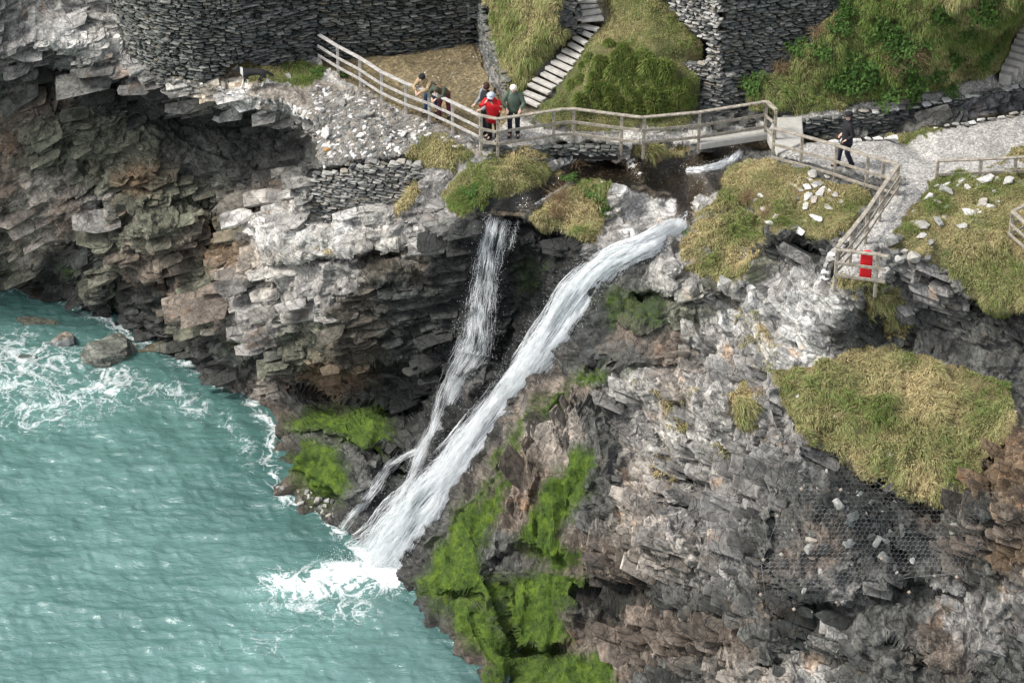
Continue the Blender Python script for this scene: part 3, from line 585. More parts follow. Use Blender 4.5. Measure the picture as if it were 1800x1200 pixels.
# rock colours at landmarks; alcove and overhang darks include shade -----------------------------------------------------------------
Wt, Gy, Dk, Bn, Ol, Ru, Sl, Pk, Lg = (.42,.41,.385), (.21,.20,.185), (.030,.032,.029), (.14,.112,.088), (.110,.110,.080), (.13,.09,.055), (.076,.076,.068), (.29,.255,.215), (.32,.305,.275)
Ds, Db = (.040,.041,.037), (.058,.050,.038)  # alcove and headland underside: dark rock with its shade painted in
RC = [(0,20,Gy),(60,30,Lg),(120,60,Wt),(180,60,Lg),(100,0,Gy),(30,80,Gy),(230,110,Gy),(330,152,Lg),(420,165,Wt),(500,175,Wt),(560,200,Lg),(540,230,Gy),(500,200,Lg),
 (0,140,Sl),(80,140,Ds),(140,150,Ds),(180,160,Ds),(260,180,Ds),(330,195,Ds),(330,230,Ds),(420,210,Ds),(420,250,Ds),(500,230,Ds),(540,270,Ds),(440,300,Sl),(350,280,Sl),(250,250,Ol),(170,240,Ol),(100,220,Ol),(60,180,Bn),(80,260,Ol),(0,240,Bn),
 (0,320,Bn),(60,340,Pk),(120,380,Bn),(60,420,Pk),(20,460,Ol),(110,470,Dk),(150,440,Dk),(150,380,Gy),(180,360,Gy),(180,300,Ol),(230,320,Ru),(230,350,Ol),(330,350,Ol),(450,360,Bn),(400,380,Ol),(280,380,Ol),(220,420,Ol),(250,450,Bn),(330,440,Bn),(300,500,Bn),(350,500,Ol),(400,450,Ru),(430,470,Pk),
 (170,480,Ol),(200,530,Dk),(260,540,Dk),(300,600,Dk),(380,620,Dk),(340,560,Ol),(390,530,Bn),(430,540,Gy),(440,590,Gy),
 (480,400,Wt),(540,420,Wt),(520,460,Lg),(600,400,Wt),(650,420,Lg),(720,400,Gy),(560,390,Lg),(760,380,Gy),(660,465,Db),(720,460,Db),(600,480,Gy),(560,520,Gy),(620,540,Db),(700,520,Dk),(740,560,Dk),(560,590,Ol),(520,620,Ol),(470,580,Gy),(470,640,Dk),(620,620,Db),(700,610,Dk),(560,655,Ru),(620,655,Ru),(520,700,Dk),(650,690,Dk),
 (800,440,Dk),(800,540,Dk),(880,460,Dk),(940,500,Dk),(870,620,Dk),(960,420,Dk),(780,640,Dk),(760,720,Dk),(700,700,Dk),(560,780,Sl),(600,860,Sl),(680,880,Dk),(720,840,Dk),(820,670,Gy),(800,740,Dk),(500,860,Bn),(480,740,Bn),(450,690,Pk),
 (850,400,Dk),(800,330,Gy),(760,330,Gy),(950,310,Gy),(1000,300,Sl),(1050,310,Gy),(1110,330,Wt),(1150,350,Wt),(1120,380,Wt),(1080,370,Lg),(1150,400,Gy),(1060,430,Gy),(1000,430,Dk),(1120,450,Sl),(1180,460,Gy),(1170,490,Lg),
 (1100,500,Sl),(1150,540,Dk),(1060,560,Dk),(1100,600,Bn),(1180,600,Bn),(1200,540,Ol),(1250,500,Gy),(1300,520,Lg),(1260,530,Ol),(1040,620,Dk),(1100,620,Sl),
 (1240,600,Lg),(1280,560,Wt),(1320,540,Wt),(1400,530,Wt),(1450,540,Wt),(1400,580,Wt),(1350,600,Lg),(1300,620,Gy),(1430,610,Wt),(1500,520,Lg),(1480,590,Sl),(1540,560,Dk),(1560,590,Dk),(1520,600,Sl),(1600,520,Gy),(1560,500,Gy),(1620,490,Gy),(1640,560,Sl),(1700,580,Sl),(1760,600,Sl),(1780,680,Sl),(1700,630,Sl),(1600,600,Sl),
 (1360,420,Sl),(1400,460,Gy),(1340,470,Ol),(1420,440,Dk),(1380,500,Gy),
 (1000,690,Bn),(970,760,Pk),(930,820,Bn),(900,900,Bn),(950,880,Bn),(860,960,Sl),(1040,680,Gy),(1060,740,Sl),(1040,820,Sl),(1040,900,Sl),(1030,960,Bn),(1120,670,Lg),(1180,690,Pk),(1250,700,Lg),(1200,750,Lg),(1130,740,Gy),(1280,780,Lg),(1180,800,Lg),(1340,720,Gy),(1350,790,Gy),(1130,830,Pk),(1130,900,Pk),(1220,840,Lg),(1300,850,Lg),(1350,850,Gy),
 (1200,900,Gy),(1280,920,Gy),(1350,920,Sl),(1180,980,Pk),(1260,1000,Gy),(1100,1000,Bn),(1080,1050,Dk),(1180,1060,Sl),(1300,1060,Sl),(1400,860,Sl),(1480,880,Dk),(1450,950,Bn),(1550,920,Dk),(1600,980,Sl),(1500,1000,Sl),(1650,920,Sl),(1500,1040,Gy),
 (1760,860,Ru),(1790,920,Bn),(1740,900,Dk),(1780,980,Ru),(1720,950,Bn),(1790,800,Ru),(1740,1020,Sl),(1790,1050,Gy),(1700,1060,Gy),(1600,1060,Sl),(1660,1080,Gy),(1550,1100,Sl),(1450,1120,Sl),(1400,1080,Dk),(1350,1150,Sl),(1300,1120,Bn),(1440,1170,Lg),(1350,1190,Pk),(1500,1180,Sl),(1650,1150,Bn),(1620,1180,Sl),(1740,1100,Gy),(1780,1180,Sl),(1200,1130,Bn),(1150,1100,Bn),(1200,1180,Sl),(1080,1140,Bn),(800,1050,Sl),(860,1060,Sl),(830,1130,Bn),(950,1150,Bn),
 (1640,900,Bn),(412,126,(.30,.24,.16)),(405,118,(.3,.24,.16)),(200,0,Gy),(1300,200,Sl)]
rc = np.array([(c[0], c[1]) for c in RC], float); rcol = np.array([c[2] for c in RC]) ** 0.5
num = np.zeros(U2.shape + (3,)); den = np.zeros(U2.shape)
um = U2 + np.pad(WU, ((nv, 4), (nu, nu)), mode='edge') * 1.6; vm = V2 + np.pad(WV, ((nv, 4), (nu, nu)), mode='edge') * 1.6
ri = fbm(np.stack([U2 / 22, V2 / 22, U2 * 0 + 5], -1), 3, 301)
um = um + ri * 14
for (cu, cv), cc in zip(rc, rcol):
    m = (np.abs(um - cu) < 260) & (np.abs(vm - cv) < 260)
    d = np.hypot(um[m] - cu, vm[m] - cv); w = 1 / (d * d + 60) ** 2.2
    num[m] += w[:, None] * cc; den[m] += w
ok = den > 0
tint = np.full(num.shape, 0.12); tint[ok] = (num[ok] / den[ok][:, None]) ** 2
# lighter on weathered upper faces
up = np.clip(NS[..., 2], 0, 1)
moss = np.zeros(UU.shape)
mU = um[nv:nv + len(VS), nu:nu + len(US)] * .75 + UU * .25; mV = vm[nv:nv + len(VS), nu:nu + len(US)] * .75 + VV * .25
for poly, a_ in MOSS: moss = np.maximum(moss, min(1.0, a_ * 1.12) * soft(poly, 24, mU, mV))
moss = np.pad(moss, ((nv, 4), (nu, nu)), mode='edge')
zz = P[..., 2]
wet = np.clip(1.3 - zz * 0.7, 0, 1)
wet = np.maximum(wet, np.pad(soft([(800,390),(1000,400),(1060,440),(1060,620),(960,720),(850,900),(760,1020),(640,960),(560,760),(740,640)], 30), ((nv, 4), (nu, nu)), mode='edge') * .9)
tint *= (1 - .62 * np.pad(soft([(800,395),(1000,405),(1050,450),(1040,520),(960,640),(900,720),(800,830),(700,700),(740,600),(800,520)], 30), ((nv, 4), (nu, nu)), mode='edge'))[..., None]  # recess behind the falls: wet darkening plus shade multiplied into the tint
wet = np.maximum(wet, (CX == names.index('stream_bed')) * 1.0)
tint *= (1 - 0.55 * np.clip(1.0 - zz * .9, 0, 1))[..., None]       # black splash zone at the waterline
bright = tint.mean(-1)
lichen = np.clip((bright - .13) * 3.2, 0, 1) * (.35 + .65 * up) * (1 - wet)
for k, (nme, (poly, colr)) in enumerate(PATHS.items()): tint[CX == k + 1] = colr
n_ = fbm(P.reshape(-1, 3) * 0.9, 4, 401).reshape(U2.shape)
for nme, (poly, g, L, c) in GR.items():
    m = CX == GI[nme]; gg = np.clip(g + n_[m] * .9, 0, 1)[:, None]
    tint[m] = (1 - gg) * np.array([.19,.145,.075]) + gg * np.array([.055,.075,.022])
yard = CX == names.index('yard'); tint[yard] *= (1 + .5 * n_[yard])[:, None]
# ------------------------------------------------------------------ terrain objects
quad = np.stack([(np.arange(H_ - 1)[:, None] * W_ + np.arange(W_ - 1)[None]).ravel() + o for o in (0, W_, W_ + 1, 1)], -1)
qc = CX[:-1, :-1].ravel()
zq = np.maximum.reduce([zz.ravel()[quad[:, k]] for k in range(4)])
alive = zq > -1.6
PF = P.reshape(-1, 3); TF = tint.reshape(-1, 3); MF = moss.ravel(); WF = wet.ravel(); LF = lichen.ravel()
def piece(name, mask, mat, kind, label, smooth=False):
    q_ = quad[mask & alive]
    if not len(q_): return None
    idx, inv = np.unique(q_, return_inverse=True)
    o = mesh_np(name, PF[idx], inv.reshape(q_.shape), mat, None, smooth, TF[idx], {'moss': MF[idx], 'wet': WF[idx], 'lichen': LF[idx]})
    if mat is ROCK: at_ = o.data.attributes.new('bed', 'FLOAT_VECTOR', 'POINT'); at_.data.foreach_set('vector', np.ascontiguousarray(q[idx], np.float32).ravel())
    return tag(o, label, None, None, kind)
uq = U2[:-1, :-1].ravel(); vq = V2[:-1, :-1].ravel()
rockq = qc == 0
def rk(poly): return inpoly(poly, uq, vq)
RL = rk([(-2000,-600),(545,-600),(545,300),(520,340),(455,400),(400,470),(380,560),(420,700),(300,900),(-2000,900)])
RR = rk([(1195,-600),(4000,-600),(4000,2000),(700,2000),(700,1010),(1020,640),(1195,640),(1195,400)])
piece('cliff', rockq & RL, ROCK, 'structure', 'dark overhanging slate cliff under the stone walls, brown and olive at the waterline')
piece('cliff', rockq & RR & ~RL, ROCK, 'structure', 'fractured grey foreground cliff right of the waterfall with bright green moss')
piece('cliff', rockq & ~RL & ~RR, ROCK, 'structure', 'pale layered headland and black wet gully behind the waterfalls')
labs = {'bare_ground': 'bare tan earth bank behind the dog', 'stair_bed': 'worn earth under the stone steps', 'right_stair_bed': 'worn earth under the curving steps at the right edge', 'concrete_path': 'pale concrete walkway behind the timber railing', 'gravel_path': 'wide grey gravel path with a walking man, narrowing towards the red box', 'upper_path': 'narrow stony path along the foot of the right grass bank',
        'yard': 'brown muddy yard floor below the high stone wall', 'rubble_ground': 'stony brown ground strewn with slate chips outside the left railing', 'stream_bed': 'dark brown pebbly bed of the stream above the waterfalls'}
for k, nme in enumerate(PATHS):
    piece({'yard': 'ground', 'rubble_ground': 'ground', 'stair_bed': 'ground', 'bare_ground': 'ground', 'right_stair_bed': 'ground'}.get(nme, nme), qc == k + 1, GRAVEL if 'path' in nme else EARTH, 'structure', labs[nme])
turfq = qc > len(PATHS)
piece('ground', turfq, TURF, 'structure', 'lumpy turf ground under the shaggy grass', True)

# ------------------------------------------------------------------ slate plates standing out of the cliffs along the bedding
def plates():
    hs_ = []
    for k in range(14):
        bm = hull(2400 + k, 20, 1.0, .82); bmesh.ops.triangulate(bm, faces=bm.faces[:]); bm.verts.index_update()
        hs_.append((np.array([v.co[:] for v in bm.verts]), np.array([[v.index for v in f.verts] for f in bm.faces]))); bm.free()
    ok = np.nonzero(rockq & alive & (uq > -150) & (uq < 1950) & (vq > -120) & ~wallm[:-1, :-1].ravel())[0]
    nr = NF[quad[ok, 0]]; w = np.minimum(cellA[ok], .012) * np.where(nr[:, 2] > .8, .35, 1) * (.25 + np.clip(.6 + 1.6 * fbm(PF[quad[ok, 0]] * .55, 2, 871), 0, 1.6))
    soft_cover = blur((CX != 0).astype(float), 14)[:-1, :-1].ravel()[ok]; ms_ = MF[quad[ok, 0]]
    keepout = np.ones(len(ok))
    for ln_, wd_ in (([(1203,386),(1165,418),(1120,437),(1075,458),(1038,490),(1010,530),(950,620),(880,718),(800,832),(722,930),(668,1008)], 48), ([(876,381),(853,490),(832,622),(790,690),(762,765),(722,840),(690,905)], 34), ([(745,788),(682,822),(640,882),(602,930)], 16)):
        keepout *= np.clip((pdist(ln_, uq[ok], vq[ok]) - wd_) / 16, 0, 1)
    innet = inpoly([(1412,780),(1490,800),(1600,870),(1700,860),(1735,900),(1690,1020),(1530,1035),(1400,1068),(1338,1045),(1345,950),(1388,850)], uq[ok], vq[ok])
    w = w * keepout * (ms_ < .12) * (1 - .95 * np.clip(smo[:-1, :-1].ravel()[ok] * 1.3, 0, 1)) * (PF[quad[ok, 0]][:, 2] > .45) * np.clip(1.1 - 2.2 * np.clip(-nr[:, 2], 0, 1), .1, 1); w_big = w * (soft_cover < .02) * (PF[quad[ok, 0]][:, 2] > 1.2) * ~innet * (ms_ < .1); w = w * np.where(innet, .5, 1) * (soft_cover < .10)
    w_big = w_big / w_big.sum(); w = w / w.sum(); RM = {0: R, 1: R2, 2: R3, 3: R4}
    reg = np.zeros(len(PF), int); reg[rightside] = 1; reg[steep] = 2; reg[farleft] = 3
    for name_, N, l0, l1, t0, t1, out, lab in (('rock_slabs', 420, .7, 1.9, .05, .15, .03, 'broad slate slabs standing proud of the cliff faces'), ('rock_plates', 10500, .18, 1.15, .018, .075, .035, 'thin broken slate plates along the bedding of the cliffs')):
        c = ok[rng.choice(len(ok), N, p=w_big if N < 2000 else w)]; vi = quad[c, 0]; p = PF[vi]; n = NF[vi]; rg = reg[vi]
        L = l0 + (l1 - l0) * rng.random(N) ** 2; T = t0 + (t1 - t0) * rng.random(N) ** 1.5; Dp = L * rng.uniform(.35, .65, N)
        Rm = np.stack([RM[k] for k in rg]); e = rng.normal(0, .06, (N, 3)); z0_ = np.zeros(N)
        E = np.stack([np.stack([z0_ + 1, -e[:, 2], e[:, 1]], -1), np.stack([e[:, 2], z0_ + 1, -e[:, 0]], -1), np.stack([-e[:, 1], e[:, 0], z0_ + 1], -1)], 1)
        A = np.einsum('nij,njk->nik', E, Rm)              # rows: local axes in the world
        ext = .5 * (np.abs((n * A[:, 0]).sum(-1)) * L + np.abs((n * A[:, 1]).sum(-1)) * Dp + np.abs((n * A[:, 2]).sum(-1)) * T)
        cen = p - n * (ext * .95 - out * rng.uniform(.2, 1.0, N))[:, None]
        V_ = []; F_ = []; I_ = []; nb = 0; kk = rng.integers(0, len(hs_), N)
        for k, (hv, hf) in enumerate(hs_):
            s_ = np.nonzero(kk == k)[0]; q3 = hv[None] * np.stack([L[s_], Dp[s_], T[s_]], -1)[:, None] * 1.1; wv = np.einsum('nvi,nij->nvj', q3, A[s_]) + cen[s_][:, None]
            V_.append(wv.reshape(-1, 3)); F_.append((hf[None] + (nb + np.arange(len(s_)) * len(hv))[:, None, None]).reshape(-1, 3)); I_.append(np.repeat(s_, len(hv))); nb += len(s_) * len(hv)
        V_ = np.concatenate(V_); F_ = np.concatenate(F_); I_ = np.concatenate(I_); tone = (.72 + .6 * rng.random(N))[:, None]
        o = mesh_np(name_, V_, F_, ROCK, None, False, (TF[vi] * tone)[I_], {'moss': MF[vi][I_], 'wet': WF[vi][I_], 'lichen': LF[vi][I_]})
        bd = np.einsum('nij,nj->ni', Rm[I_], V_); at_ = o.data.attributes.new('bed', 'FLOAT_VECTOR', 'POINT'); at_.data.foreach_set('vector', np.ascontiguousarray(bd, np.float32).ravel())
        tag(o, lab, 'rock', None, 'stuff')
# ------------------------------------------------------------------ grass blades
GL = {'ledge': 'short bright green grass on the ledge beside the dog', 'stair': 'long straw coloured grass on the slope left of the stone stairs', 'lawn': 'short green grass on top of the knoll beside the tower',
 'knoll': 'deep green tussocky grass on the steep knoll face above the walkway', 'bank': 'rough green and brown grass covering the steep bank in the upper right', 'mound': 'rounded turf mound between the small stone wall and the stream',
 'tufts': 'shaggy olive tufts on rocks below the railing corner', 'under': 'drooping grass fringe beneath the walkway by the stream', 'isle': 'grass and dead stems on the rock island between the two waterfalls',
 'slabs': 'thin turf with embedded white slabs below the footbridge path', 'pillow': 'matted grass pillow on the rock right of the main waterfall top', 'stones': 'pale green turf strewn with white stones at the right edge',
 'shelf': 'large straw coloured grass shelf above the wire netting', 'strip': 'narrow straw grass strip left of the big grass shelf', 'gate': 'worn turf in front of the railing with the red box', 'crag': 'dry grass tuft on the dark crag under the red box',
 'verge': 'grass verge between stream channel and gravel path', 'far_verge': 'green verge behind the low right railing', 'wallgrass': 'dry grass streak at the end of the small stone wall', 'chinks': 'grass in the cleft of the dark crag',
 'under_walk': 'thin turf below the concrete walkway edge', 'bank2': 'straw turf beside the stream pool'}
A_, B_, D_ = PF[quad[:, 0]], PF[quad[:, 1]], PF[quad[:, 3]]
cellA = np.linalg.norm(np.cross(B_ - A_, D_ - A_), axis=-1)
NF = NS.reshape(-1, 3)
plates()
def blades(name, mask, L, g, dens, label, wid=0.016, droop=0.7, cover=None):
    ids = np.nonzero(mask & alive)[0]
    if not len(ids): return
    ar = np.minimum(cellA[ids], 0.02); lam = ar * dens
    if cover is not None: lam = lam * cover[ids]
    n = rng.poisson(lam); ids = np.repeat(ids, n); N = len(ids)
    if N == 0: return
    a_, b_ = rng.random(N)[:, None], rng.random(N)[:, None]
    p = A_[ids] + (B_[ids] - A_[ids]) * a_ + (D_[ids] - A_[ids]) * b_
    nr = NF[quad[ids, 0]]
    clump = vnoise(p * 3.2, 501); cl2 = vnoise(p * 1.1 + 7, 503); cl3 = vnoise(p * 8.0, 507)
    # combed direction: down the slope plus local whorl
    g_ = np.array([0, 0, -1.0]); down = g_ - nr * (nr @ g_)[:, None]
    th = fbm(p * 1.3, 2, 511) * 3.5
    wh = np.stack([np.cos(th) - .5, np.sin(th) - .6, np.zeros(N)], -1)
    d1 = nr * .9 + np.array([0, 0, .5]) + wh * .35 + rng.normal(0, .22, (N, 3)) + down * .35
    d1 /= np.linalg.norm(d1, axis=-1, keepdims=True)
    d2 = nr * .30 + down * droop * 1.3 + wh * .6 + rng.normal(0, .28, (N, 3)) + np.array([0, 0, -.15])
    d2 /= np.linalg.norm(d2, axis=-1, keepdims=True)
    LL = L if cover is None else L * (.35 + .65 * cover[ids])
    ln = (LL * (0.55 + .9 * rng.random(N)) * np.clip(1 + .9 * clump + .4 * cl3, .25, 2))[:, None]
    side = np.cross(d1, rng.normal(0, 1, (N, 3)) * .6 + (p - CAM) / 80); side /= np.linalg.norm(side, axis=-1, keepdims=True) + 1e-9
    w = wid * (0.6 + .8 * rng.random(N))[:, None]
    m1 = p + d1 * ln * .42; tip = m1 + d2 * ln * .58
    vs = np.stack([p - side * w, p + side * w, m1 + side * w * .8, m1 - side * w * .8, tip], 1).reshape(-1, 3)
    base = np.arange(N)[:, None] * 5
    fs = np.concatenate([base + np.array([[0, 1, 2]]), base + np.array([[0, 2, 3]]), base + np.array([[3, 2, 4]])])
    gg = np.clip(g + cl2 * .55 + clump * .25 + rng.normal(0, .17, N), 0, 1)[:, None]
    straw = np.array([.60, .505, .285]) * (0.75 + .6 * rng.random(N))[:, None]; grn = np.array([.165, .245, .06]) * (0.6 + .8 * rng.random(N))[:, None]
    c = straw * (1 - gg) + grn * gg
    brn = (rng.random(N) < .12)[:, None]; c = np.where(brn, np.array([.20, .125, .065]), c)
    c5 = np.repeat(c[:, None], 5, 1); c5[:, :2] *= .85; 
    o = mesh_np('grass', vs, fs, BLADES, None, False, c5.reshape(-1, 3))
    tag(o, label, 'grass', None, 'stuff')
    return N
inview = (uq > -160) & (uq < 1960) & (vq > -150)
UWq = (U2 + np.pad(WU * .8 + FU, ((nv, 4), (nu, nu)), mode='edge'))[:-1, :-1].ravel(); VWq = (V2 + np.pad(WV * .8 + FV, ((nv, 4), (nu, nu)), mode='edge'))[:-1, :-1].ravel(); NZq = fbm(PF * 1.6 + 40, 3, 451).reshape(H_, W_)[:-1, :-1].ravel()
tot = 0
for nme, (poly, g, L, c) in GR.items():
    dens = 1500 if L > .17 else (1300 if nme == 'knoll' else 2300)
    near = (uq > min(p[0] for p in poly) - 40) & (uq < max(p[0] for p in poly) + 40); cv = np.zeros(len(uq)); mk = (qc == GI[nme]) & inview
    cv[mk] = np.clip(soft(poly, 11, UWq[mk], VWq[mk]) * 2 - 1.0, 0, 1) ** .6; bare = NZq[mk]; cv[mk] *= np.clip(1.25 + bare * 2.2, .12, 1)
    tot += blades(nme, mk, L, g, dens * 1.25, GL[nme], 0.010 if L > .15 else 0.008, .7, cv) or 0
print('blades', tot, round(time.time() - T0, 1))
# sparse tufts in the chinks of the pale rocks
chance = rockq & (NS[:-1, :-1, 2].ravel() > .35) & (zz[:-1, :-1].ravel() > 4) & (n_[:-1, :-1].ravel() > .22) & (bright[:-1, :-1].ravel() > .2)
chance &= inpoly([(1100,640),(1360,640),(1400,900),(1150,860)], uq, vq) | inpoly([(1210,500),(1560,480),(1500,640),(1230,650)], uq, vq) | inpoly([(540,360),(800,300),(800,380),(560,460)], uq, vq)
blades('chink', chance, .15, .12, 900, 'small dry tufts in the cracks of the pale rocks', .011)

# ------------------------------------------------------------------ sea
def sea_material():
    m = NT('sea_water'); p = m.pos()
    fo = m.attr('foam').outputs['Fac']
    wv = m.n('TexNoise'); wv.inputs['Scale'].default_value = .8; wv.inputs['Detail'].default_value = 4; m.t.links.new(p, wv.inputs['Vector'])
    mp = m.n('Mix', data_type='VECTOR'); mp.inputs[0].default_value = .55
    m.t.links.new(p, mp.inputs[4]); m.t.links.new(wv.outputs['Color'], mp.inputs[5])
    def fil(sc, k, d):
        nz = m.noise(sc, 4, .55, mp.outputs[1], d)
        return m.math('SUBTRACT', 1.0, m.math('MULTIPLY', m.math('ABSOLUTE', m.math('SUBTRACT', nz, .5)), k), True)
    lace = m.math('MAXIMUM', fil(1.1, 15, 1.2), m.math('MULTIPLY', fil(3.0, 11, 1.0), .85))
    br = m.noise(7.0, 8, .8, p, .6); patch = m.noise(.8, 4, .6, p)
    fo2 = m.math('MULTIPLY', fo, m.math('ADD', .62, m.math('MULTIPLY', patch, .76)))
    th = m.math('ADD', m.math('MULTIPLY', lace, .45), m.math('MULTIPLY', br, .62))
    f = m.math('MULTIPLY', m.math('SUBTRACT', m.math('ADD', th, m.math('ADD', fo2, m.math('MULTIPLY', m.math('SUBTRACT', m.noise(18, 5, .8, p, .4), .5), .5))), 1.05), 2.8, True)
    deep = m.ramp(m.noise(.35, 5, .6, p), [(0.32, (.066, .142, .128)), (0.66, (.118, .222, .203))])
    dark = m.mix(m.attr('shal').outputs['Fac'], deep, (.018, .055, .052))
    milk = m.mix(m.math('MULTIPLY', fo, .4, True), dark, (.16, .33, .29))
    c = m.mix(f, milk, (.74, .77, .77))
    ps = m.pos((1.0, 1.8, 1)); h = m.math('ADD', m.noise(2.2, 5, .6, ps, .6), m.math('MULTIPLY', m.noise(8, 4, .6, ps, .5), .2))
    nrm = m.bump(h, .075, .8)
    return m.done(c, m.math('ADD', .13, m.math('MULTIPLY', f, .6)), nrm, .9)
SEA = sea_material()
xs = np.arange(-22, 8.01, .055); ys = np.arange(-22, 12.6, .07)
X, Yg = np.meshgrid(xs, ys)
def waves(X, Yg):
    q = np.stack([X * .40, Yg * .75, X * 0], -1); q2 = np.stack([X * 1.35 + .5 * Yg, Yg * 1.9, X * 0 + 4], -1)
    q = q + fbm(q * .7, 2, 603)[..., None] * .5
    return .085 * fbm(q, 3, 601, .5, True) + .07 * fbm(q2 * np.array([.55, .8, 1]), 3, 607, .5, True) + .035 * fbm(q2 * 2.0, 3, 611, .5, True)
Zs = waves(X, Yg)
SP_ = np.stack([X, Yg, Zs], -1); su, sv = pix(SP_)
cu = 14 * fbm(np.stack([su / 60, sv / 60, su * 0], -1), 3, 621)
su2, sv2 = su + cu, sv + cu
foam = np.zeros(X.shape)
shore = [(-200,440),(0,500),(130,530),(230,585),(350,645),(430,695),(478,745),(470,800),(485,868),(560,908),(632,965),(700,1020)]
ds = pdist(shore, su2, sv2)
foam = np.maximum(foam, .62 * np.exp(-ds / 30)); 
def fpoly(poly, a, w): 
    global foam
    foam = np.maximum(foam, a * soft(poly, w, su2, sv2))
fpoly([(-200,500),(0,560),(120,570),(230,610),(360,670),(400,740),(330,720),(260,730),(150,760),(0,790),(-200,800)], .54, 50)
fpoly([(-200,560),(0,590),(150,600),(140,650),(-200,700)], .62, 40); fpoly([(180,640),(260,660),(380,700),(370,760),(250,700)], .62, 40)
fpoly([(380,690),(480,780),(450,860),(420,830),(380,760)], .50, 36)
for (cx_, cy_, ax_, ay_, am_) in ((680,1003,70,36,1.1),(610,1012,105,42,.85),(530,1035,120,44,.74),(560,1060,190,70,.48)): foam = np.maximum(foam, am_ * np.exp(-(((su2 - cx_) / ax_) ** 2 + ((sv2 - cy_) / ay_) ** 2)))
fpoly([(725,1020),(650,985),(540,1005),(450,1050),(440,1110),(560,1095),(700,1075),(740,1040)], .40, 60)
fpoly([(660,1000),(560,1040),(430,1060),(300,1180),(500,1190),(720,1060)], .40, 60)
foam = np.maximum(foam, .80 * np.exp(-pdist([(700,1035),(730,1010)], su2, sv2) / 24))
foam = np.maximum(foam, .38 * np.exp(-pdist([(735,1040),(760,1090),(800,1150),(860,1210)], su2, sv2) / 8))
shal = np.clip(.95 * np.exp(-ds / 75) + .0, 0, 1); shal = np.maximum(shal, .9 * np.exp(-pdist([(735,1040),(760,1090),(800,1150),(870,1230)], su2, sv2) / 34))
shal = np.maximum(shal, .55 * soft([(380,700),(480,760),(470,900),(640,980),(600,1000),(480,960),(400,880),(330,720)], 40, su2, sv2))
nh, nw = X.shape
qs = np.stack([(np.arange(nh - 1)[:, None] * nw + np.arange(nw - 1)[None]).ravel() + o for o in (0, 1, nw + 1, nw)], -1)
vsx = su.ravel()[qs[:, 0]]; vsy = sv.ravel()[qs[:, 0]]
keep = (vsx > -420) & (vsy < 1420) & (vsx < 1100)
# drop what is buried under the cliffs
ii = np.clip(((vsy - VMIN) / STEP).astype(int) + nv, 0, H_ - 1); jj = np.clip(((vsx - UMIN) / STEP).astype(int) + nu, 0, W_ - 1)
keep &= zz[ii, jj] < 1.0
q_ = qs[keep]; idx, inv = np.unique(q_, return_inverse=True)
sea = mesh_np('sea', SP_.reshape(-1, 3)[idx], inv.reshape(q_.shape), SEA, None, True, None, {'foam': foam.ravel()[idx], 'shal': shal.ravel()[idx]})
tag(sea, 'turquoise rippled sea with white foam streaks below the cliffs', 'sea', None, 'structure')
fx = np.array([[-260, -130, -.35], [120, -130, -.35], [120, 25, -.35], [-260, 25, -.35]], float)
o = mesh_np('sea', fx, np.array([[0, 1, 2, 3]]), SEA, None, False, None, {'foam': [0] * 4, 'shal': [0] * 4}); tag(o, 'open turquoise sea beyond the cove', 'sea', None, 'structure')
print('sea', round(time.time() - T0, 1))
# ------------------------------------------------------------------ object materials
WOOD = plain('weathered_wood', (.36, .34, .315), .85, .4, 9, .01); WOOD2 = plain('brown_wood', (.265, .235, .19), .85, .5, 9, .01)
CONC = plain('concrete', (.38, .365, .33), .9, .15, 5, .02)
DARKST = stone_material('dark_slate', [(.048,.056,.054), (.11,.118,.108), (.066,.076,.070), (.17,.175,.162), (.085,.09,.078), (.13,.13,.11), (.23,.23,.205), (.060,.066,.064)], .25)
MIDST = stone_material('mid_slate', [(.07,.075,.072), (.14,.14,.13), (.09,.095,.088), (.22,.215,.20), (.12,.12,.11), (.16,.14,.10)], .3)
LIGHTST = stone_material('pale_slate', [(.20,.195,.18), (.33,.325,.30), (.26,.25,.22), (.42,.41,.39), (.29,.26,.21), (.36,.35,.33)], .5)
WHITEST = stone_material('white_stone', [(.46,.455,.44), (.60,.59,.57), (.52,.50,.47), (.40,.39,.37)], .5)
TREAD = plain('step_stone', (.40, .38, .345), .9, .25, 6, .02); CORE = plain('wall_core', (.022, .022, .02), .95, .3, 8, .03)
def stone_mesh(seed, mat, n=16, flat=1.0, box=.55, sub=0):
    bm = hull(seed, n, flat, box); me = bpy.data.meshes.new('stone'); bm.to_mesh(me); bm.free(); me.materials.append(mat); return me
WS = {m.name: [stone_mesh(900 + k, m, 18, 1.0, .8) for k in range(10)] for m in (DARKST, MIDST, LIGHTST, WHITEST)}
def mesh_arrays(me):
    v = np.zeros(len(me.vertices) * 3); me.vertices.foreach_get('co', v); me.calc_loop_triangles()
    t = np.zeros(len(me.loop_triangles) * 3, np.int32); me.loop_triangles.foreach_get('vertices', t)
    return v.reshape(-1, 3), t.reshape(-1, 3)
def joined(name, items, mat, parent=None):
    """items: (mesh, loc, rot, scale)"""
    cache = {}; vs = []; fs = []; n = 0
    for me, loc, rot, sc in items:
        if me.name not in cache: cache[me.name] = mesh_arrays(me)
        v, t = cache[me.name]; Rm = np.array(Euler(rot).to_matrix())
        vs.append((v * np.array(sc)) @ Rm.T + np.array(loc)); fs.append(t + n); n += len(v)
    return mesh_np(name, np.concatenate(vs), np.concatenate(fs), mat, parent)
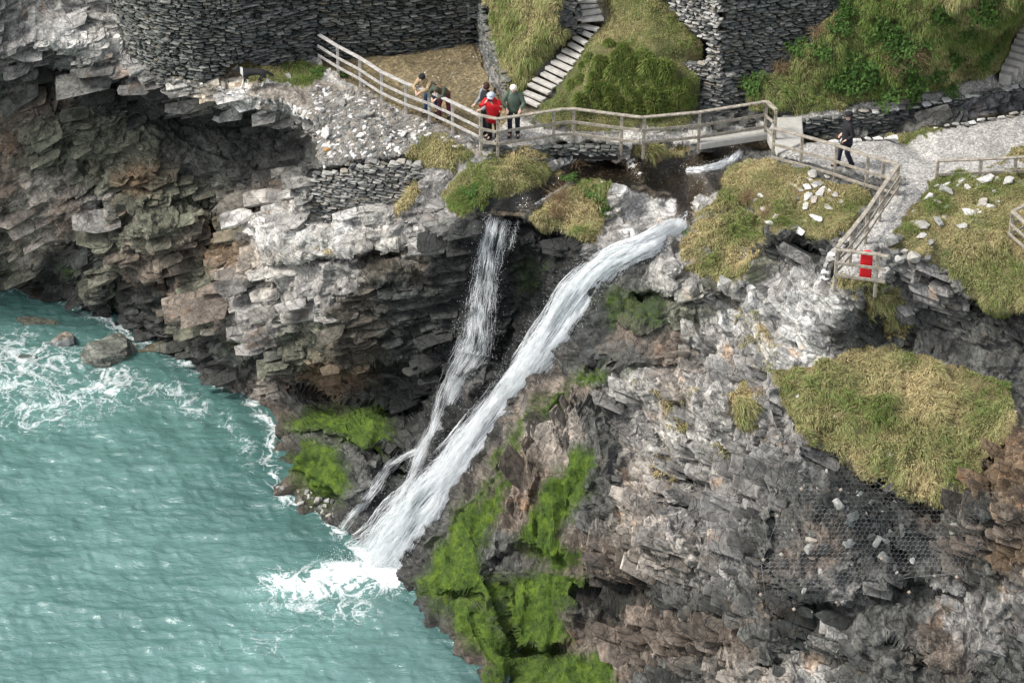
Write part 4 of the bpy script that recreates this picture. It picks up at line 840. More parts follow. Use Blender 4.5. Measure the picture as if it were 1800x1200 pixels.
def wall(name, label, line, z0, z1, mask, mats, ch=.075, ln=(.16, .42), batter=0.0, nmax=300, grp=None, depth=.28, cat='stone wall', tilt=0.0, core=True, gap=.0):
    line = [np.array(p[:2], float) for p in line]
    root = empty(name, (line[0][0], line[0][1], z0)); tag(root, label, cat, grp); off = np.array([line[0][0], line[0][1], z0])
    seg = [np.linalg.norm(b - a) for a, b in zip(line[:-1], line[1:])]; L = sum(seg); cum = np.concatenate([[0], np.cumsum(seg)])
    def at(s):
        s = min(max(s, 0), L - 1e-6); k = min(int(np.searchsorted(cum, s, side='right')) - 1, len(seg) - 1)
        t = (s - cum[k]) / seg[k]; p = line[k] * (1 - t) + line[k + 1] * t; d = (line[k + 1] - line[k]) / seg[k]
        return p, d
    items = []; z = z0; r = random.Random(hash(label) % 1000 if False else len(label) * 7)
    while z < z1:
        h = ch * r.uniform(.65, 1.35); s = -r.uniform(0, .3)
        while s < L:
            w = r.uniform(*ln) * (1 + .5 * (r.random() < .15)); p, d = at(s + w / 2)
            if 0 <= s + w / 2 <= L:
                nrm = np.array([d[1], -d[0]]); zz_ = z + h / 2 + .03 * math.sin((s + z * 3) * 1.3) + tilt * (s - L / 2)
                q = p + nrm * (r.uniform(-.02, .045) - batter * (z - z0)) - nrm * depth * .35
                c = np.array([q[0], q[1], zz_]); u, v = pix(c)
                if inpoly(mask, u + r.uniform(-5, 5), v + r.uniform(-3, 3)) and -60 < u < 1860 and v > -50:
                    m = r.choice(mats); ang = math.atan2(d[1], d[0]) + r.uniform(-.08, .08)
                    items.append((r.choice(WS[m.name]), c - off, (r.uniform(-.07, .07), r.uniform(-.07, .07) + math.atan(tilt) * -1, ang), (w * 1.02, depth * r.uniform(.8, 1.1), h * r.uniform(.98, 1.2)), m, w * h * (1 if (0 < u < 1800 and v > 0) else 0)))
            s += w + gap
        z += h
    items.sort(key=lambda t: -t[5])
    for me, loc, rot, sc, m, _ in items[:nmax]: inst('stone', me, loc, rot, sc, root)
    rest = items[nmax:]
    for m in mats:
        it = [t[:4] for t in rest if t[4] is m]
        if it: tag(joined('stone', it, m, root), kind='stuff')
    if core:
        ns = max(2, int(L / .09)); nz = max(2, int((z1 - z0 + .3) / .09)); vs = []; fs = []
        for i in range(ns + 1):
            p, d = at(L * i / ns); nrm = np.array([d[1], -d[0]])
            for j in range(nz + 1):
                zt = z0 - .3 + (z1 - z0 + .3) * j / nz; q = p - nrm * (depth * .45 + batter * (zt - z0)); vs.append((q[0], q[1], zt))
        vs = np.array(vs); cu_, cv_ = pix(vs); okv = inpoly(mask, cu_, cv_).reshape(ns + 1, nz + 1)
        okv = okv[:-1, :-1] & okv[1:, :-1] & okv[:-1, 1:] & okv[1:, 1:]
        for i, j in np.argwhere(okv): a0 = i * (nz + 1) + j; fs.append((a0, a0 + nz + 1, a0 + nz + 2, a0 + 1))
        if fs:
            fs = np.array(fs); idx, inv = np.unique(fs, return_inverse=True); mesh_np('core', vs[idx] - off, inv.reshape(fs.shape), CORE, root)
    return root
def zl(pts, z=10.0): return [Pz(u, v, z) for u, v in pts]
wall('stone_wall', 'curved dark slate bastion wall at the upper left, behind the dog', zl([(150,40),(185,78),(228,112),(285,134),(350,142),(420,137),(452,131)]), 9.6, 13.6,
     [(196,-90),(458,-90),(458,106),(440,108),(408,114),(392,148),(290,142),(232,108),(198,60)], [DARKST, DARKST, MIDST], .078, (.14, .36), .06)
wall('stone_wall', 'long dark slate wall behind the brown muddy yard', zl([(412,137.5),(470,126),(560,105),(700,92),(842,72)]), 9.6, 13.0,
     [(420,-90),(838,-90),(838,78),(700,98),(560,112),(440,112)], [DARKST, DARKST, DARKST, MIDST], .07, (.16, .42), .04)
wall('stone_wall', 'narrow dark retaining wall between the muddy yard and the grass slope', zl([(838,66),(858,108),(888,164)]), 9.7, 13.4,
     [(832,-90),(848,-90),(848,10),(868,78),(902,160),(886,172),(858,125),(834,70)], [DARKST, MIDST], .07, (.14, .3), .0)
# tower: sunlight and shade on its two faces put into the stone choice
wall('tower_wall', 'dark right face of the slate tower above the footbridge', zl([(1264,192),(1500,152)]), 9.8, 13.6,
     [(1266,-90),(1486,-90),(1482,18),(1430,66),(1382,98),(1345,126),(1310,140),(1266,140)], [DARKST, DARKST, MIDST], .085, (.16, .40), .10, cat='tower')
wall('tower_wall', 'pale lichened left face of the slate tower beside the lawn', zl([(1140,164),(1264,196)]), 9.8, 13.6,
     [(1160,-90),(1266,-90),(1266,150),(1215,150),(1238,105),(1246,76),(1200,34),(1164,-5)], [MIDST, LIGHTST, LIGHTST], .08, (.12, .28), .10, cat='tower')
wall('buttress', 'grey battered buttress at the foot of the slate tower', zl([(1214,197),(1262,203),(1310,190)], 9.95), 9.7, 11.05,
     [(1216,200),(1220,170),(1240,126),(1312,128),(1310,205),(1216,215)], [MIDST, LIGHTST, MIDST], .07, (.14, .36), .16, cat='buttress')
wall('stone_wall', 'small ragged wall of thin pale slates on the left cliff edge', [Py(525,300,-.75), Py(640,300,-1.15), Py(748,300,-1.35)], 7.3, 9.6,
     [(545,318),(556,305),(600,300),(612,287),(640,290),(655,282),(738,280),(738,312),(718,345),(700,366),(640,358),(618,366),(592,372),(583,396),(536,386),(531,368),(549,342)], [LIGHTST, LIGHTST, MIDST], .062, (.14, .36), .05, tilt=-.02, core=True)
wall('stone_wall', 'dark stone wall lining the far side of the stream channel', zl([(1404,214),(1480,206),(1560,196),(1700,171),(1800,151),(1940,127)]), 9.3, 9.98,
     [(1404,205),(1560,190),(1700,165),(1860,135),(1860,200),(1700,225),(1560,250),(1404,256)], [DARKST, MIDST], .07, (.16, .4), 0)
wall('stone_wall', 'low grey stone footing under the left end of the concrete walkway', zl([(850,256),(905,262),(1000,254),(1100,257)], 9.97), 9.62, 9.93,
     [(845,250),(1110,250),(1110,285),(845,285)], [MIDST, DARKST], .06, (.14, .34), 0)
wall('stone_wall', 'thin slate outcrop wall showing through the knoll beside the tower', [Py(1186,130,1.55), Py(1240,130,1.35)], 10.75, 11.35,
     [(1188,108),(1242,104),(1240,136),(1188,136)], [MIDST, LIGHTST], .055, (.12, .3), .2, core=False)
wall('stone_wall', 'slate outcrop showing through the right grass bank', [Py(1466,90,2.25), Py(1552,80,2.3)], 11.1, 11.95,
     [(1468,84),(1548,66),(1550,84),(1500,108),(1478,108)], [MIDST, LIGHTST], .06, (.16, .4), .2, core=False)
wall('stone_wall', 'pale dry stone edging beside the descending railing', [Pz(1505,392,9.8)[:2], Pz(1470,440,9.6)[:2], Pz(1442,488,9.3)[:2]], 9.0, 9.75,
     [(1500,380),(1520,395),(1478,460),(1466,492),(1436,492),(1460,440)], [LIGHTST, WHITEST], .07, (.14, .3), .05)
# coping and bank stones
def edge_stones(label, line, z, mats, w=(.2, .42), d=(.2, .34), h=.09, name='stone_edging', jig=.04):
    pts_ = [Pz(u, v, z) for u, v in line]; root = empty(name, pts_[0]); tag(root, label, 'edging'); o = pts_[0]
    r = random.Random(len(label) * 3)
    for a, b in zip(pts_[:-1], pts_[1:]):
        L = np.linalg.norm(b - a); s = 0
        while s < L:
            ww = r.uniform(*w); c = a + (b - a) * ((s + ww / 2) / L) - o + np.array([r.uniform(-jig, jig), r.uniform(-jig, jig), r.uniform(-.02, .02)])
            inst('stone', r.choice(WS[r.choice(mats).name]), c, (r.uniform(-.06, .06), r.uniform(-.06, .06), math.atan2((b - a)[1], (b - a)[0]) + r.uniform(-.25, .25)), (ww * .95, r.uniform(*d), h * r.uniform(.8, 1.3)), root)
            s += ww
    return root
edge_stones('row of pale coping stones along the top of the stream channel wall', [(1485,198),(1560,192),(1640,181),(1720,166)], 10.02, [WHITEST, LIGHTST])
edge_stones('row of pale coping stones at the right end of the stream channel wall', [(1762,158),(1800,150),(1900,132)], 10.02, [WHITEST, LIGHTST])
edge_stones('white edging stones on the near bank of the stream channel', [(1455,248),(1500,246),(1560,243),(1570,241)], 10.0, [WHITEST], (.2, .4), (.14, .24), .1)
edge_stones('white edging stones bending round the right part of the near channel bank', [(1640,226),(1700,216),(1775,202),(1900,178)], 10.0, [WHITEST, LIGHTST], (.16, .36), (.12, .2), .08)
# ------------------------------------------------------------------ stairs
def step_box(root, Lp, Rp, depth, th, off, mat, ex=1.0):
    Lp, Rp = np.array(Lp), np.array(Rp); d = Rp - Lp; d[2] = 0; ln_ = np.linalg.norm(d); d /= ln_
    back = np.array([-d[1], d[0], 0]); bm = bmesh.new(); r = random.Random(int(ln_ * 1e4))
    vv = []
    for zt in (0, -th):
        for a_, b_ in ((0, 0), (1, 0), (1, 1), (0, 1)):
            q = Lp + d * ln_ * a_ + back * depth * b_ - off; vv.append(bm.verts.new((q[0] + r.uniform(-.015, .015), q[1] + r.uniform(-.015, .015), Lp[2] + zt - off[2] + r.uniform(-.008, .008))))
    for f in ((0, 1, 2, 3), (7, 6, 5, 4), (0, 4, 5, 1), (1, 5, 6, 2), (2, 6, 7, 3), (3, 7, 4, 0)): bm.faces.new([vv[i] for i in f])
    bmesh.ops.recalc_face_normals(bm, faces=bm.faces); bmesh.ops.bevel(bm, geom=bm.edges[:], offset=.012, segments=1, affect='EDGES')
    return bmobj('step', bm, mat, root)
r0 = Pz(919, 174, 10.1); st = tag(empty('stone_stairs', r0), 'lower flight of grey stone steps climbing from the walkway up the grass', 'stairs')
for i, (a, b, c, d) in enumerate(S1): step_box(st, Pz(a - 5, b - 2, 10.16 + .128 * i), Pz(c + 2, d + 1, 10.16 + .128 * i), .19, .09, r0, TREAD)
r0 = Pz(1022, 36, 11.9); st = tag(empty('stone_stairs', r0), 'upper flight of wide stone steps at the top edge beside a stone pier', 'stairs')
for i, (a, b, c, d) in enumerate(S2): step_box(st, Pz(a, b, 11.95 + .13 * i), Pz(c, d, 11.95 + .13 * i), .26, .09, r0, TREAD)
r0 = Pz(1757, 129, 10.3); st = tag(empty('stone_stairs', r0), 'curving stone steps at the right edge climbing the grass bank', 'stairs')
for i, (a, b, c, d) in enumerate(S3): step_box(st, Pz(a, b, 10.34 + .15 * i), Pz(c, d, 10.34 + .15 * i), .30, .4, r0, TREAD)
wall('stone_pier', 'stone pier of stacked slates left of the upper steps', [Pz(982,56,11.5)[:2], Pz(1019,62,11.5)[:2]], 11.3, 13.4, [(960,-90),(1019,-90),(1020,62),(994,60),(984,30)], [MIDST, LIGHTST], .07, (.14, .3), .02, cat='pier')

# ------------------------------------------------------------------ fences
def beam(name, a, b, w, h, mat, root, off, roll=0):
    a, b = V(a), V(b); d = b - a; L = d.length
    bm = bmesh.new(); bmesh.ops.create_cube(bm, size=1); bmesh.ops.scale(bm, vec=(L, w, h), verts=bm.verts)
    bmesh.ops.bevel(bm, geom=bm.edges[:], offset=min(w, h) * .12, segments=1, affect='EDGES')
    o = bmobj(name, bm, mat, root)
    x = d.normalized(); up_ = Vector((0, 0, 1)); y = up_.cross(x)
    if y.length < .01: y = Vector((0, 1, 0))
    y.normalize(); z = x.cross(y)
    M = Matrix((x, y, z)).transposed().to_4x4(); M.translation = (a + b) / 2 - V(off); o.matrix_local = M
    return o
def fence(label, posts, z, mat, H=1.0, rails=(1.0, .66, .33), ends=(None, None), pw=.09, joint=None, caps=None):
    """posts: (u, v_base[, z]) ; joint: extra rail nodes without a post (index fraction)"""
    P_ = [Pz(p[0], p[1], p[2] if len(p) > 2 else z) for p in posts]; off = P_[0]
    root = tag(empty('timber_fence', off), label, 'fence')
    for k, p in enumerate(P_):
        if len(posts[k]) > 3: continue
        b = beam('post', p - [0, 0, .35], p + [0, 0, H + .0], pw, pw, mat, root, off)
    for h in rails:
        for a, b in zip(P_[:-1], P_[1:]):
            d = (b - a); L = np.linalg.norm(d); dn = d / L; nrm = np.array([dn[1], -dn[0], 0]);
            if nrm[1] > 0: nrm = -nrm
            so_ = nrm * (pw * .5 + .02)
            if h == 1.0: A1, B1 = a + [0, 0, H + .025], b + [0, 0, H + .025]; beam('rail', A1 - dn * .01, B1 + dn * .01, .12, .045, mat, root, off)
            else: beam('rail', a + so_ + [0, 0, H * h], b + so_ + [0, 0, H * h], .035, .085, mat, root, off)
    return root
fence('grey timber railing descending from the upper left past two leaning people', [(563,112,10,1),(595,132),(634,153),(672,178),(714,198),(755,213),(796,232),(845,256)], 10.0, WOOD, .95)
fence('long grey timber railing along the concrete walkway, ending at the footbridge', [(846,257,10),(875,263,9.97),(973,248,9.97),(985,246,10,1),(1008,245,9.98),(1092,256,9.96),(1125,260,10,1),(1131,260,9.97),(1228,251,9.98),(1345,232,10),(1361,247,10)], 10.0, WOOD2, .98, (1.0, .62, .22))
fence('timber railing beside the walking man in black, from footbridge to corner', [(1358,281,9.95),(1407,294,9.95),(1467,311,9.95),(1522,330,9.95),(1573,344,9.95)], 9.95, WOOD2, 1.0, (1.0, .55, .12))
fence('timber railing running downhill from the corner to the red cabinet', [(1575,345,9.95),(1546,387,9.9),(1521,425,9.85),(1494,460,9.8),(1468,492,9.75)], 9.9, WOOD2, 1.0, (1.0, .66, .33))
fence('short timber railing carrying the red cabinet', [(1468,493,9.75),(1539,502,9.72),(1556,505,9.72,1)], 9.75, WOOD2, .95, (1.0, .62, .22))
fence('low timber railing at the right edge behind the stony turf', [(1646,314,10.1),(1722,311,10.15),(1783,308,10.15),(1860,304,10.15)], 10.1, WOOD2, .55, (1.0, .3))
fence('corner of a timber railing entering at the right edge', [(1850,384,10.0),(1774,426,9.9),(1835,480,9.8)], 9.9, WOOD2, .95, (1.0, .66, .33))
p_ = Pz(1551, 315, 9.98); pr = tag(empty('post', p_), 'single tall post behind the railing corner', 'post'); beam('shaft', p_ - [0, 0, .3], p_ + [0, 0, .72], .09, .09, WOOD2, pr, p_)
# red cabinet with a rounded top, fixed to the railing
RED = plain('red_paint', (.62, .015, .02), .45, .08, 5, .002); RED2 = plain('dark_red_paint', (.33, .01, .012), .5, .08, 5, .002)
c0 = Pz(1521, 500, 9.72); c1 = c0 + np.array([0.0, .12, .12]); rb = tag(empty('red_cabinet', c1), 'bright red cabinet with rounded top behind the short railing', 'cabinet')
bm = bmesh.new(); prof = [(-.155, 0), (.155, 0), (.155, .74)] + [(.155 * math.cos(t), .74 + .10 * math.sin(t)) for t in np.linspace(.2, math.pi - .2, 9)] + [(-.155, .74)]
f = bm.faces.new([bm.verts.new((x, -.07, z)) for x, z in prof]); ex = bmesh.ops.extrude_face_region(bm, geom=[f]); bmesh.ops.translate(bm, vec=(0, .17, 0), verts=[g for g in ex['geom'] if isinstance(g, bmesh.types.BMVert)])
bmesh.ops.recalc_face_normals(bm, faces=bm.faces); bmesh.ops.bevel(bm, geom=bm.edges[:], offset=.006, segments=1, affect='EDGES'); bmobj('body', bm, RED, rb)
bm = bmesh.new(); bmesh.ops.create_cube(bm, size=1); bmesh.ops.scale(bm, vec=(.25, .02, .60), verts=bm.verts); bmesh.ops.translate(bm, vec=(0, -.083, .36), verts=bm.verts); bmesh.ops.bevel(bm, geom=bm.edges[:], offset=.006, segments=1, affect='EDGES'); bmobj('door', bm, RED, rb)
bm = bmesh.new(); bmesh.ops.create_cube(bm, size=1); bmesh.ops.scale(bm, vec=(.03, .03, .09), verts=bm.verts); bmesh.ops.translate(bm, vec=(.09, -.1, .4), verts=bm.verts); bmobj('handle', bm, RED2, rb)
# footbridge slab
q = [Pz(u, v, 10.04) for u, v in [(1364,206),(1410,205),(1413,249),(1366,270),(1348,232)]]; bm = bmesh.new(); c = sum(q) / 5
vt = [bm.verts.new(V(p - c)) for p in q]; f = bm.faces.new(vt); ex = bmesh.ops.extrude_face_region(bm, geom=[f]); bmesh.ops.translate(bm, vec=(0, 0, -.3), verts=[g for g in ex['geom'] if isinstance(g, bmesh.types.BMVert)])
bmesh.ops.recalc_face_normals(bm, faces=bm.faces); bmesh.ops.bevel(bm, geom=bm.edges[:], offset=.02, segments=1, affect='EDGES'); o = bmobj('footbridge', bm, CONC); o.location = V(c); tag(o, 'flat concrete footbridge slab crossing the stream', 'footbridge')
# concrete edge beam along the walkway over the stream
q = [Pz(u, v, 10.0) for u, v in [(1228,249),(1347,231)]]; fb = tag(empty('bridge_beam', q[0]), 'concrete edge beam of the walkway where it spans the stream', 'beam'); beam('slab', q[0] - [0, 0, .1], q[1] - [0, 0, .1], .3, .22, CONC, fb, q[0])

# ------------------------------------------------------------------ loose stones
FL = {m.name: [stone_mesh(1200 + k, m, 14, 1.0, .45) for k in range(8)] for m in (MIDST, LIGHTST, WHITEST)}
BO = {m.name: [stone_mesh(1300 + k, m, 26, 1.0, .35) for k in range(6)] for m in (MIDST, LIGHTST, WHITEST, DARKST)}
def lay(name, label, cat, grp, u, v, w, mat, flat=.3, asp=.6, rz=None, sink=.3, lib=FL, tiltn=.7):
    p = surf(u, v); n = V(snorm(u, v)); n = (n * tiltn + Vector((0, 0, 1)) * (1 - tiltn)).normalized()
    rz = random.uniform(-1, 1) if rz is None else rz
    qd = n.to_track_quat('Z', 'Y').to_matrix().to_euler(); M = (n.to_track_quat('Z', 'Y').to_matrix() @ Matrix.Rotation(rz, 3, 'Z')).to_euler()
    h = w * flat
    o = inst(name, random.choice(lib[mat.name]), V(p) + n * h * (.5 - sink), M, (w, w * asp, h)); tag(o, label, cat, grp); return o
def z5(x, y): return 1300 + x / 3.6, 250 + y / 3.6
SLABS = [(460,222,95),(548,208,50),(470,285,60),(380,248,40),(340,275,45),(440,255,45),(435,295,65),(495,280,70),(530,302,55),(510,335,85),(445,348,95),(560,325,50),(600,355,60),(635,388,60),(575,378,40),(485,385,75),(390,395,55),(360,360,35),(435,420,75),(565,425,60),(385,312,45),(520,355,50),(505,500,70),(470,490,40),(420,512,40),(370,468,30),(320,545,80),(400,580,90),(230,490,60),(160,440,60),(205,530,70),(100,380,50),(135,355,50)]
for x, y, w in SLABS:
    u, v = z5(x, y); big_ = w >= 80
    lay('stone_slab', 'large white slab set in the thin turf below the footbridge railing' if big_ else 'small white slab among others set in thin turf beside the descending railing', 'stone', 'white slabs in the turf left of the descending railing', u, v, w / 3.6 / 50, random.choice([WHITEST, LIGHTST, LIGHTST]), .13, .6, random.uniform(-.9, .1), -.5)
BANK = [(1390,280,90),(1440,315,60),(1500,300,45),(1560,250,110),(1480,240,45),(1345,230,70),(1320,210,90),(1310,270,60),(1250,280,45),(1205,365,80),(1295,345,110),(1255,405,60),(1310,425,50),(1105,450,40),(1300,470,45),(1530,385,120),(1630,385,50),(1580,425,90),(1450,470,95),(1510,470,50),(1410,565,85),(1160,555,95),(1240,530,90),(1515,525,70),(1195,660,60),(1695,215,85),(1680,270,90),(1780,290,80),(1610,330,40),(1635,475,40),(1095,520,30),(1085,700,40),(1620,240,50),(1150,600,70)]
for x, y, w in BANK:
    u, v = z5(x, y); lb = 'big white boulder half sunk in the pale turf at the right edge' if w >= 90 else ('mid sized white stone lying in the pale turf right of the gravel path' if w >= 60 else 'small white stone lying in the pale turf right of the gravel path')
    lay('stone', lb, 'stone', 'white stones on the right turf bank', u, v, w / 3.6 / 50, random.choice([WHITEST, LIGHTST, LIGHTST, LIGHTST]), .24, .7, random.uniform(-.6, .8), -.02)
PILE = [(965,665,95),(1010,640,60),(985,720,85),(930,760,90),(1010,760,70),(900,800,80),(960,790,60),(905,840,60),(860,680,50),(1040,700,50),(1110,750,95),(1190,745,60)]
for x, y, w in PILE:
    u, v = z5(x, y); lay('boulder', 'grey lichened boulder in the heap right of the red cabinet', 'boulder', 'boulders heaped beside the red cabinet', u, v, w / 3.6 / 62, random.choice([LIGHTST, MIDST]), .8, .8, None, .1, BO, .3)
for u, v, w, mt, lb in [(640,205,38,MIDST,'dark flat rock on the rubble below the second railing post'),(648,205,26,LIGHTST,'pale flat rock beside the dark one on the rubble'),(575,348-110,40,WHITEST,'tilted pale slab at the left rim of the rubble'),(576,264,13,None,'small orange stone in the brown earth of the rubble'),
                       (712,240,24,WHITEST,'bright white block above the grass tuft'),(727,241,16,WHITEST,'second bright white block above the grass tuft'),(800,262,13,WHITEST,'small white stone on the tufts below the railing corner'),(635,240,22,WHITEST,'white slab on the rubble slope'),(600,182,30,LIGHTST,'grey slab on the ledge by the railing'),(640,153,14,LIGHTST,'rounded stone at the foot of the railing post')]:
    if mt is None: mt2 = plain('orange_stone', (.36, .20, .07), .85, .2); me = stone_mesh(77, mt2, 18, 1, .4); FL['orange_stone'] = [me]; mt = mt2
    lay('stone', lb, 'stone', None, u, v, w / 60, mt, .4, .6, None, .1)
# masses of chips
def scatter(poly, n, w0, w1, mats, label, flat=.3, lib=FL):
    it = {m.name: [] for m in mats}; x0 = min(p[0] for p in poly); x1 = max(p[0] for p in poly); y0 = min(p[1] for p in poly); y1 = max(p[1] for p in poly); k = 0
    while k < n:
        u, v = random.uniform(x0, x1), random.uniform(y0, y1)
        if not inpoly(poly, u, v): continue
        k += 1; m = random.choice(mats); w = w0 + (w1 - w0) * random.random() ** 2.2; nn = V(snorm(u, v)); e = (nn.to_track_quat('Z', 'Y').to_matrix() @ Matrix.Rotation(random.uniform(0, 6), 3, 'Z')).to_euler()
        e.x += random.uniform(-.25, .25)
        it[m.name].append((random.choice(lib[m.name]), surf(u, v), e, (w, w * random.uniform(.4, .8), w * flat)))
    for m in mats:
        if it[m.name]: tag(joined('rubble', it[m.name], m), label, 'rubble', None, 'stuff')
scatter([(548,150),(640,165),(740,212),(838,250),(800,262),(755,240),(690,280),(600,288),(560,300),(555,240)], 2600, .03, .30, [LIGHTST, LIGHTST, LIGHTST, WHITEST, MIDST], 'slate chips covering the slope outside the left railing', .28)
scatter([(300,150),(420,165),(545,190),(545,215),(440,172),(320,155)], 120, .05, .3, [WHITEST, LIGHTST], 'flat pale slate pieces along the ledge in front of the dog', .2)
scatter([(1090,280),(1160,275),(1160,292),(1100,295)], 60, .08, .34, [WHITEST, LIGHTST], 'heap of white stones in the stream bed', .4)
scatter([(960,300),(1080,282),(1300,285),(1250,330),(1100,325),(1000,330)], 300, .03, .14, [MIDST, LIGHTST], 'pebbles on the stream bed', .5)
scatter([(1480,440),(1560,400),(1600,360),(1560,330),(1600,300),(1650,300),(1620,330),(1580,400),(1545,450),(1535,485),(1480,480)], 500, .02, .10, [LIGHTST, MIDST], 'small stones on the narrow gravel path', .4)
scatter([(740,235),(900,222),(870,180),(760,160),(700,130),(840,90),(860,150),(890,215)], 260, .02, .10, [LIGHTST, MIDST], 'scattered chips on the muddy yard', .4)
scatter([(850,262),(1000,268),(1220,275),(1200,290),(960,300),(880,290)], 160, .04, .18, [LIGHTST, MIDST], 'stones below the concrete walkway', .35)
scatter([(1400,150+60),(1500,190),(1700,165),(1800,120),(1800,140),(1700,172),(1560,195),(1480,205)], 150, .03, .14, [LIGHTST, WHITEST], 'loose stones on the upper path', .3)
scatter([(1060,300),(1140,300),(1140,325),(1080,320)], 50, .05, .2, [WHITEST, LIGHTST], 'pale chips on the rock island', .3)
scatter([(1365,665),(1780,690),(1750,800),(1650,880),(1560,830),(1420,760)], 45, .04, .16, [WHITEST], 'small white chips scattered on the grass shelf', .3)
scatter([(1410,810),(1530,860),(1650,905),(1700,930),(1600,1005),(1400,1040),(1350,1010),(1390,880)], 130, .08, .45, [MIDST, MIDST, DARKST, LIGHTST], 'loose rocks caught under the wire netting', .5, BO)
scatter([(420,690),(480,745),(500,800),(480,770),(440,700)], 60, .08, .35, [MIDST, LIGHTST], 'brown and pink pebbles at the waterline', .6, BO)
scatter([(480,850),(560,870),(610,920),(560,905),(490,868)], 40, .08, .3, [MIDST, LIGHTST], 'wet stones at the foot of the mossy boulder', .6, BO)
# tilted slate pile beside the stream
c0 = surf(1000, 285); sp = tag(empty('slate_pile', c0), 'leaning row of thin slates beside the stream, left of the pool', 'slates')
for k in range(26):
    u = 966 + k * 3.2; v = 297 - k * 1.2 + random.uniform(-2, 2); p = surf(u, v) - c0
    inst('slate', random.choice(FL['pale_slate' if k % 3 else 'mid_slate']), V(p) + Vector((0, 0, .1)), (random.uniform(.5, .8), random.uniform(-.9, -.6), random.uniform(.2, .6)), (.42, .3, .05), sp)
# boulders standing in the sea
def sea_rock(label, u, v, size, mat_t, seed, hgt=.7, rz=0.0):
    c = Pz(u, v, 0.0); bm = hull(seed, 34, 1.0, .3); bmesh.ops.subdivide_edges(bm, edges=bm.edges[:], cuts=3, use_grid_fill=True); bmesh.ops.triangulate(bm, faces=bm.faces[:])
    vs = np.array([x.co[:] for x in bm.verts]) * np.array(size); fs = np.array([[x.index for x in f.verts] for f in bm.faces]); bm.free()
    f, e = facets((vs + seed) * np.array([1.6, 1.6, 3.5]), seed, 1, .9); nn = vs / (np.linalg.norm(vs, axis=-1, keepdims=True) + 1e-6); vs = vs + nn * (.13 * f + .03 * fbm(vs * 5, 3, seed))[:, None]
    o = mesh_np('sea_boulder', vs, fs, ROCK, None, False, np.full((len(vs), 3), 1.0) * mat_t, {'moss': np.zeros(len(vs)), 'wet': np.full(len(vs), .7), 'lichen': np.full(len(vs), .1)}); at_ = o.data.attributes.new('bed', 'FLOAT_VECTOR', 'POINT'); at_.data.foreach_set('vector', np.ascontiguousarray(vs, np.float32).ravel())
    o.location = V(c) + Vector((0, .1, size[2] * (hgt - .5))); o.rotation_euler.z = rz; tag(o, label, 'boulder')
sea_rock('largest ridged boulder standing in white surf off the left cliff', 188, 628, (2.3, 1.5, 1.6), np.array([.15,.155,.13]), 3, .42, .5)
sea_rock('pale pointed boulder left of the large ridged one in the surf', 108, 606, (.9, .7, .9), np.array([.2,.21,.2]), 5, .4, .2)
sea_rock('submerged low grey rock at the left edge of the surf', 45, 640, (1.7, 1.2, .55), np.array([.12,.14,.12]), 8, .22, .1)
sea_rock('flat dark rock breaking the water at the far left', 62, 572, (2.0, 1.1, .5), np.array([.12,.12,.09]), 9, .3, .3)
sea_rock('low brown rocks between the large boulder and the cliff foot', 270, 618, (1.4, .9, .6), np.array([.14,.12,.08]), 11, .35, .3)
sea_rock('small dark rock awash in the foam below the large boulder', 155, 668, (.6, .4, .35), np.array([.08,.09,.09]), 14, .3, .3)
ORD = 'first second third fourth fifth sixth seventh eighth ninth tenth eleventh twelfth'.split()
def rename(grp, what, tail, per):
    os_ = [o for o in COL.objects if o.get('group') == grp]; 
    def px_(o): return pix(np.array(o.location))
    os_.sort(key=lambda o: px_(o)[1])
    for r_ in range(0, len(os_), per):
        row = sorted(os_[r_:r_ + per], key=lambda o: px_(o)[0])
        for k, o in enumerate(row): o['label'] = f"{what(o)}, {ORD[k]} from left in {ORD[r_ // per]} row {tail}"
rename('white slabs in the turf left of the descending railing', lambda o: 'large white slab' if o.scale[0] > .44 else 'small white slab', 'below the footbridge railing', 7)
rename('white stones on the right turf bank', lambda o: 'big white stone' if o.scale[0] > .5 else 'small white stone', 'on right turf', 7)
rename('boulders heaped beside the red cabinet', lambda o: 'grey boulder', 'heaped beside the red cabinet', 4)
print('stones', round(time.time() - T0, 1))

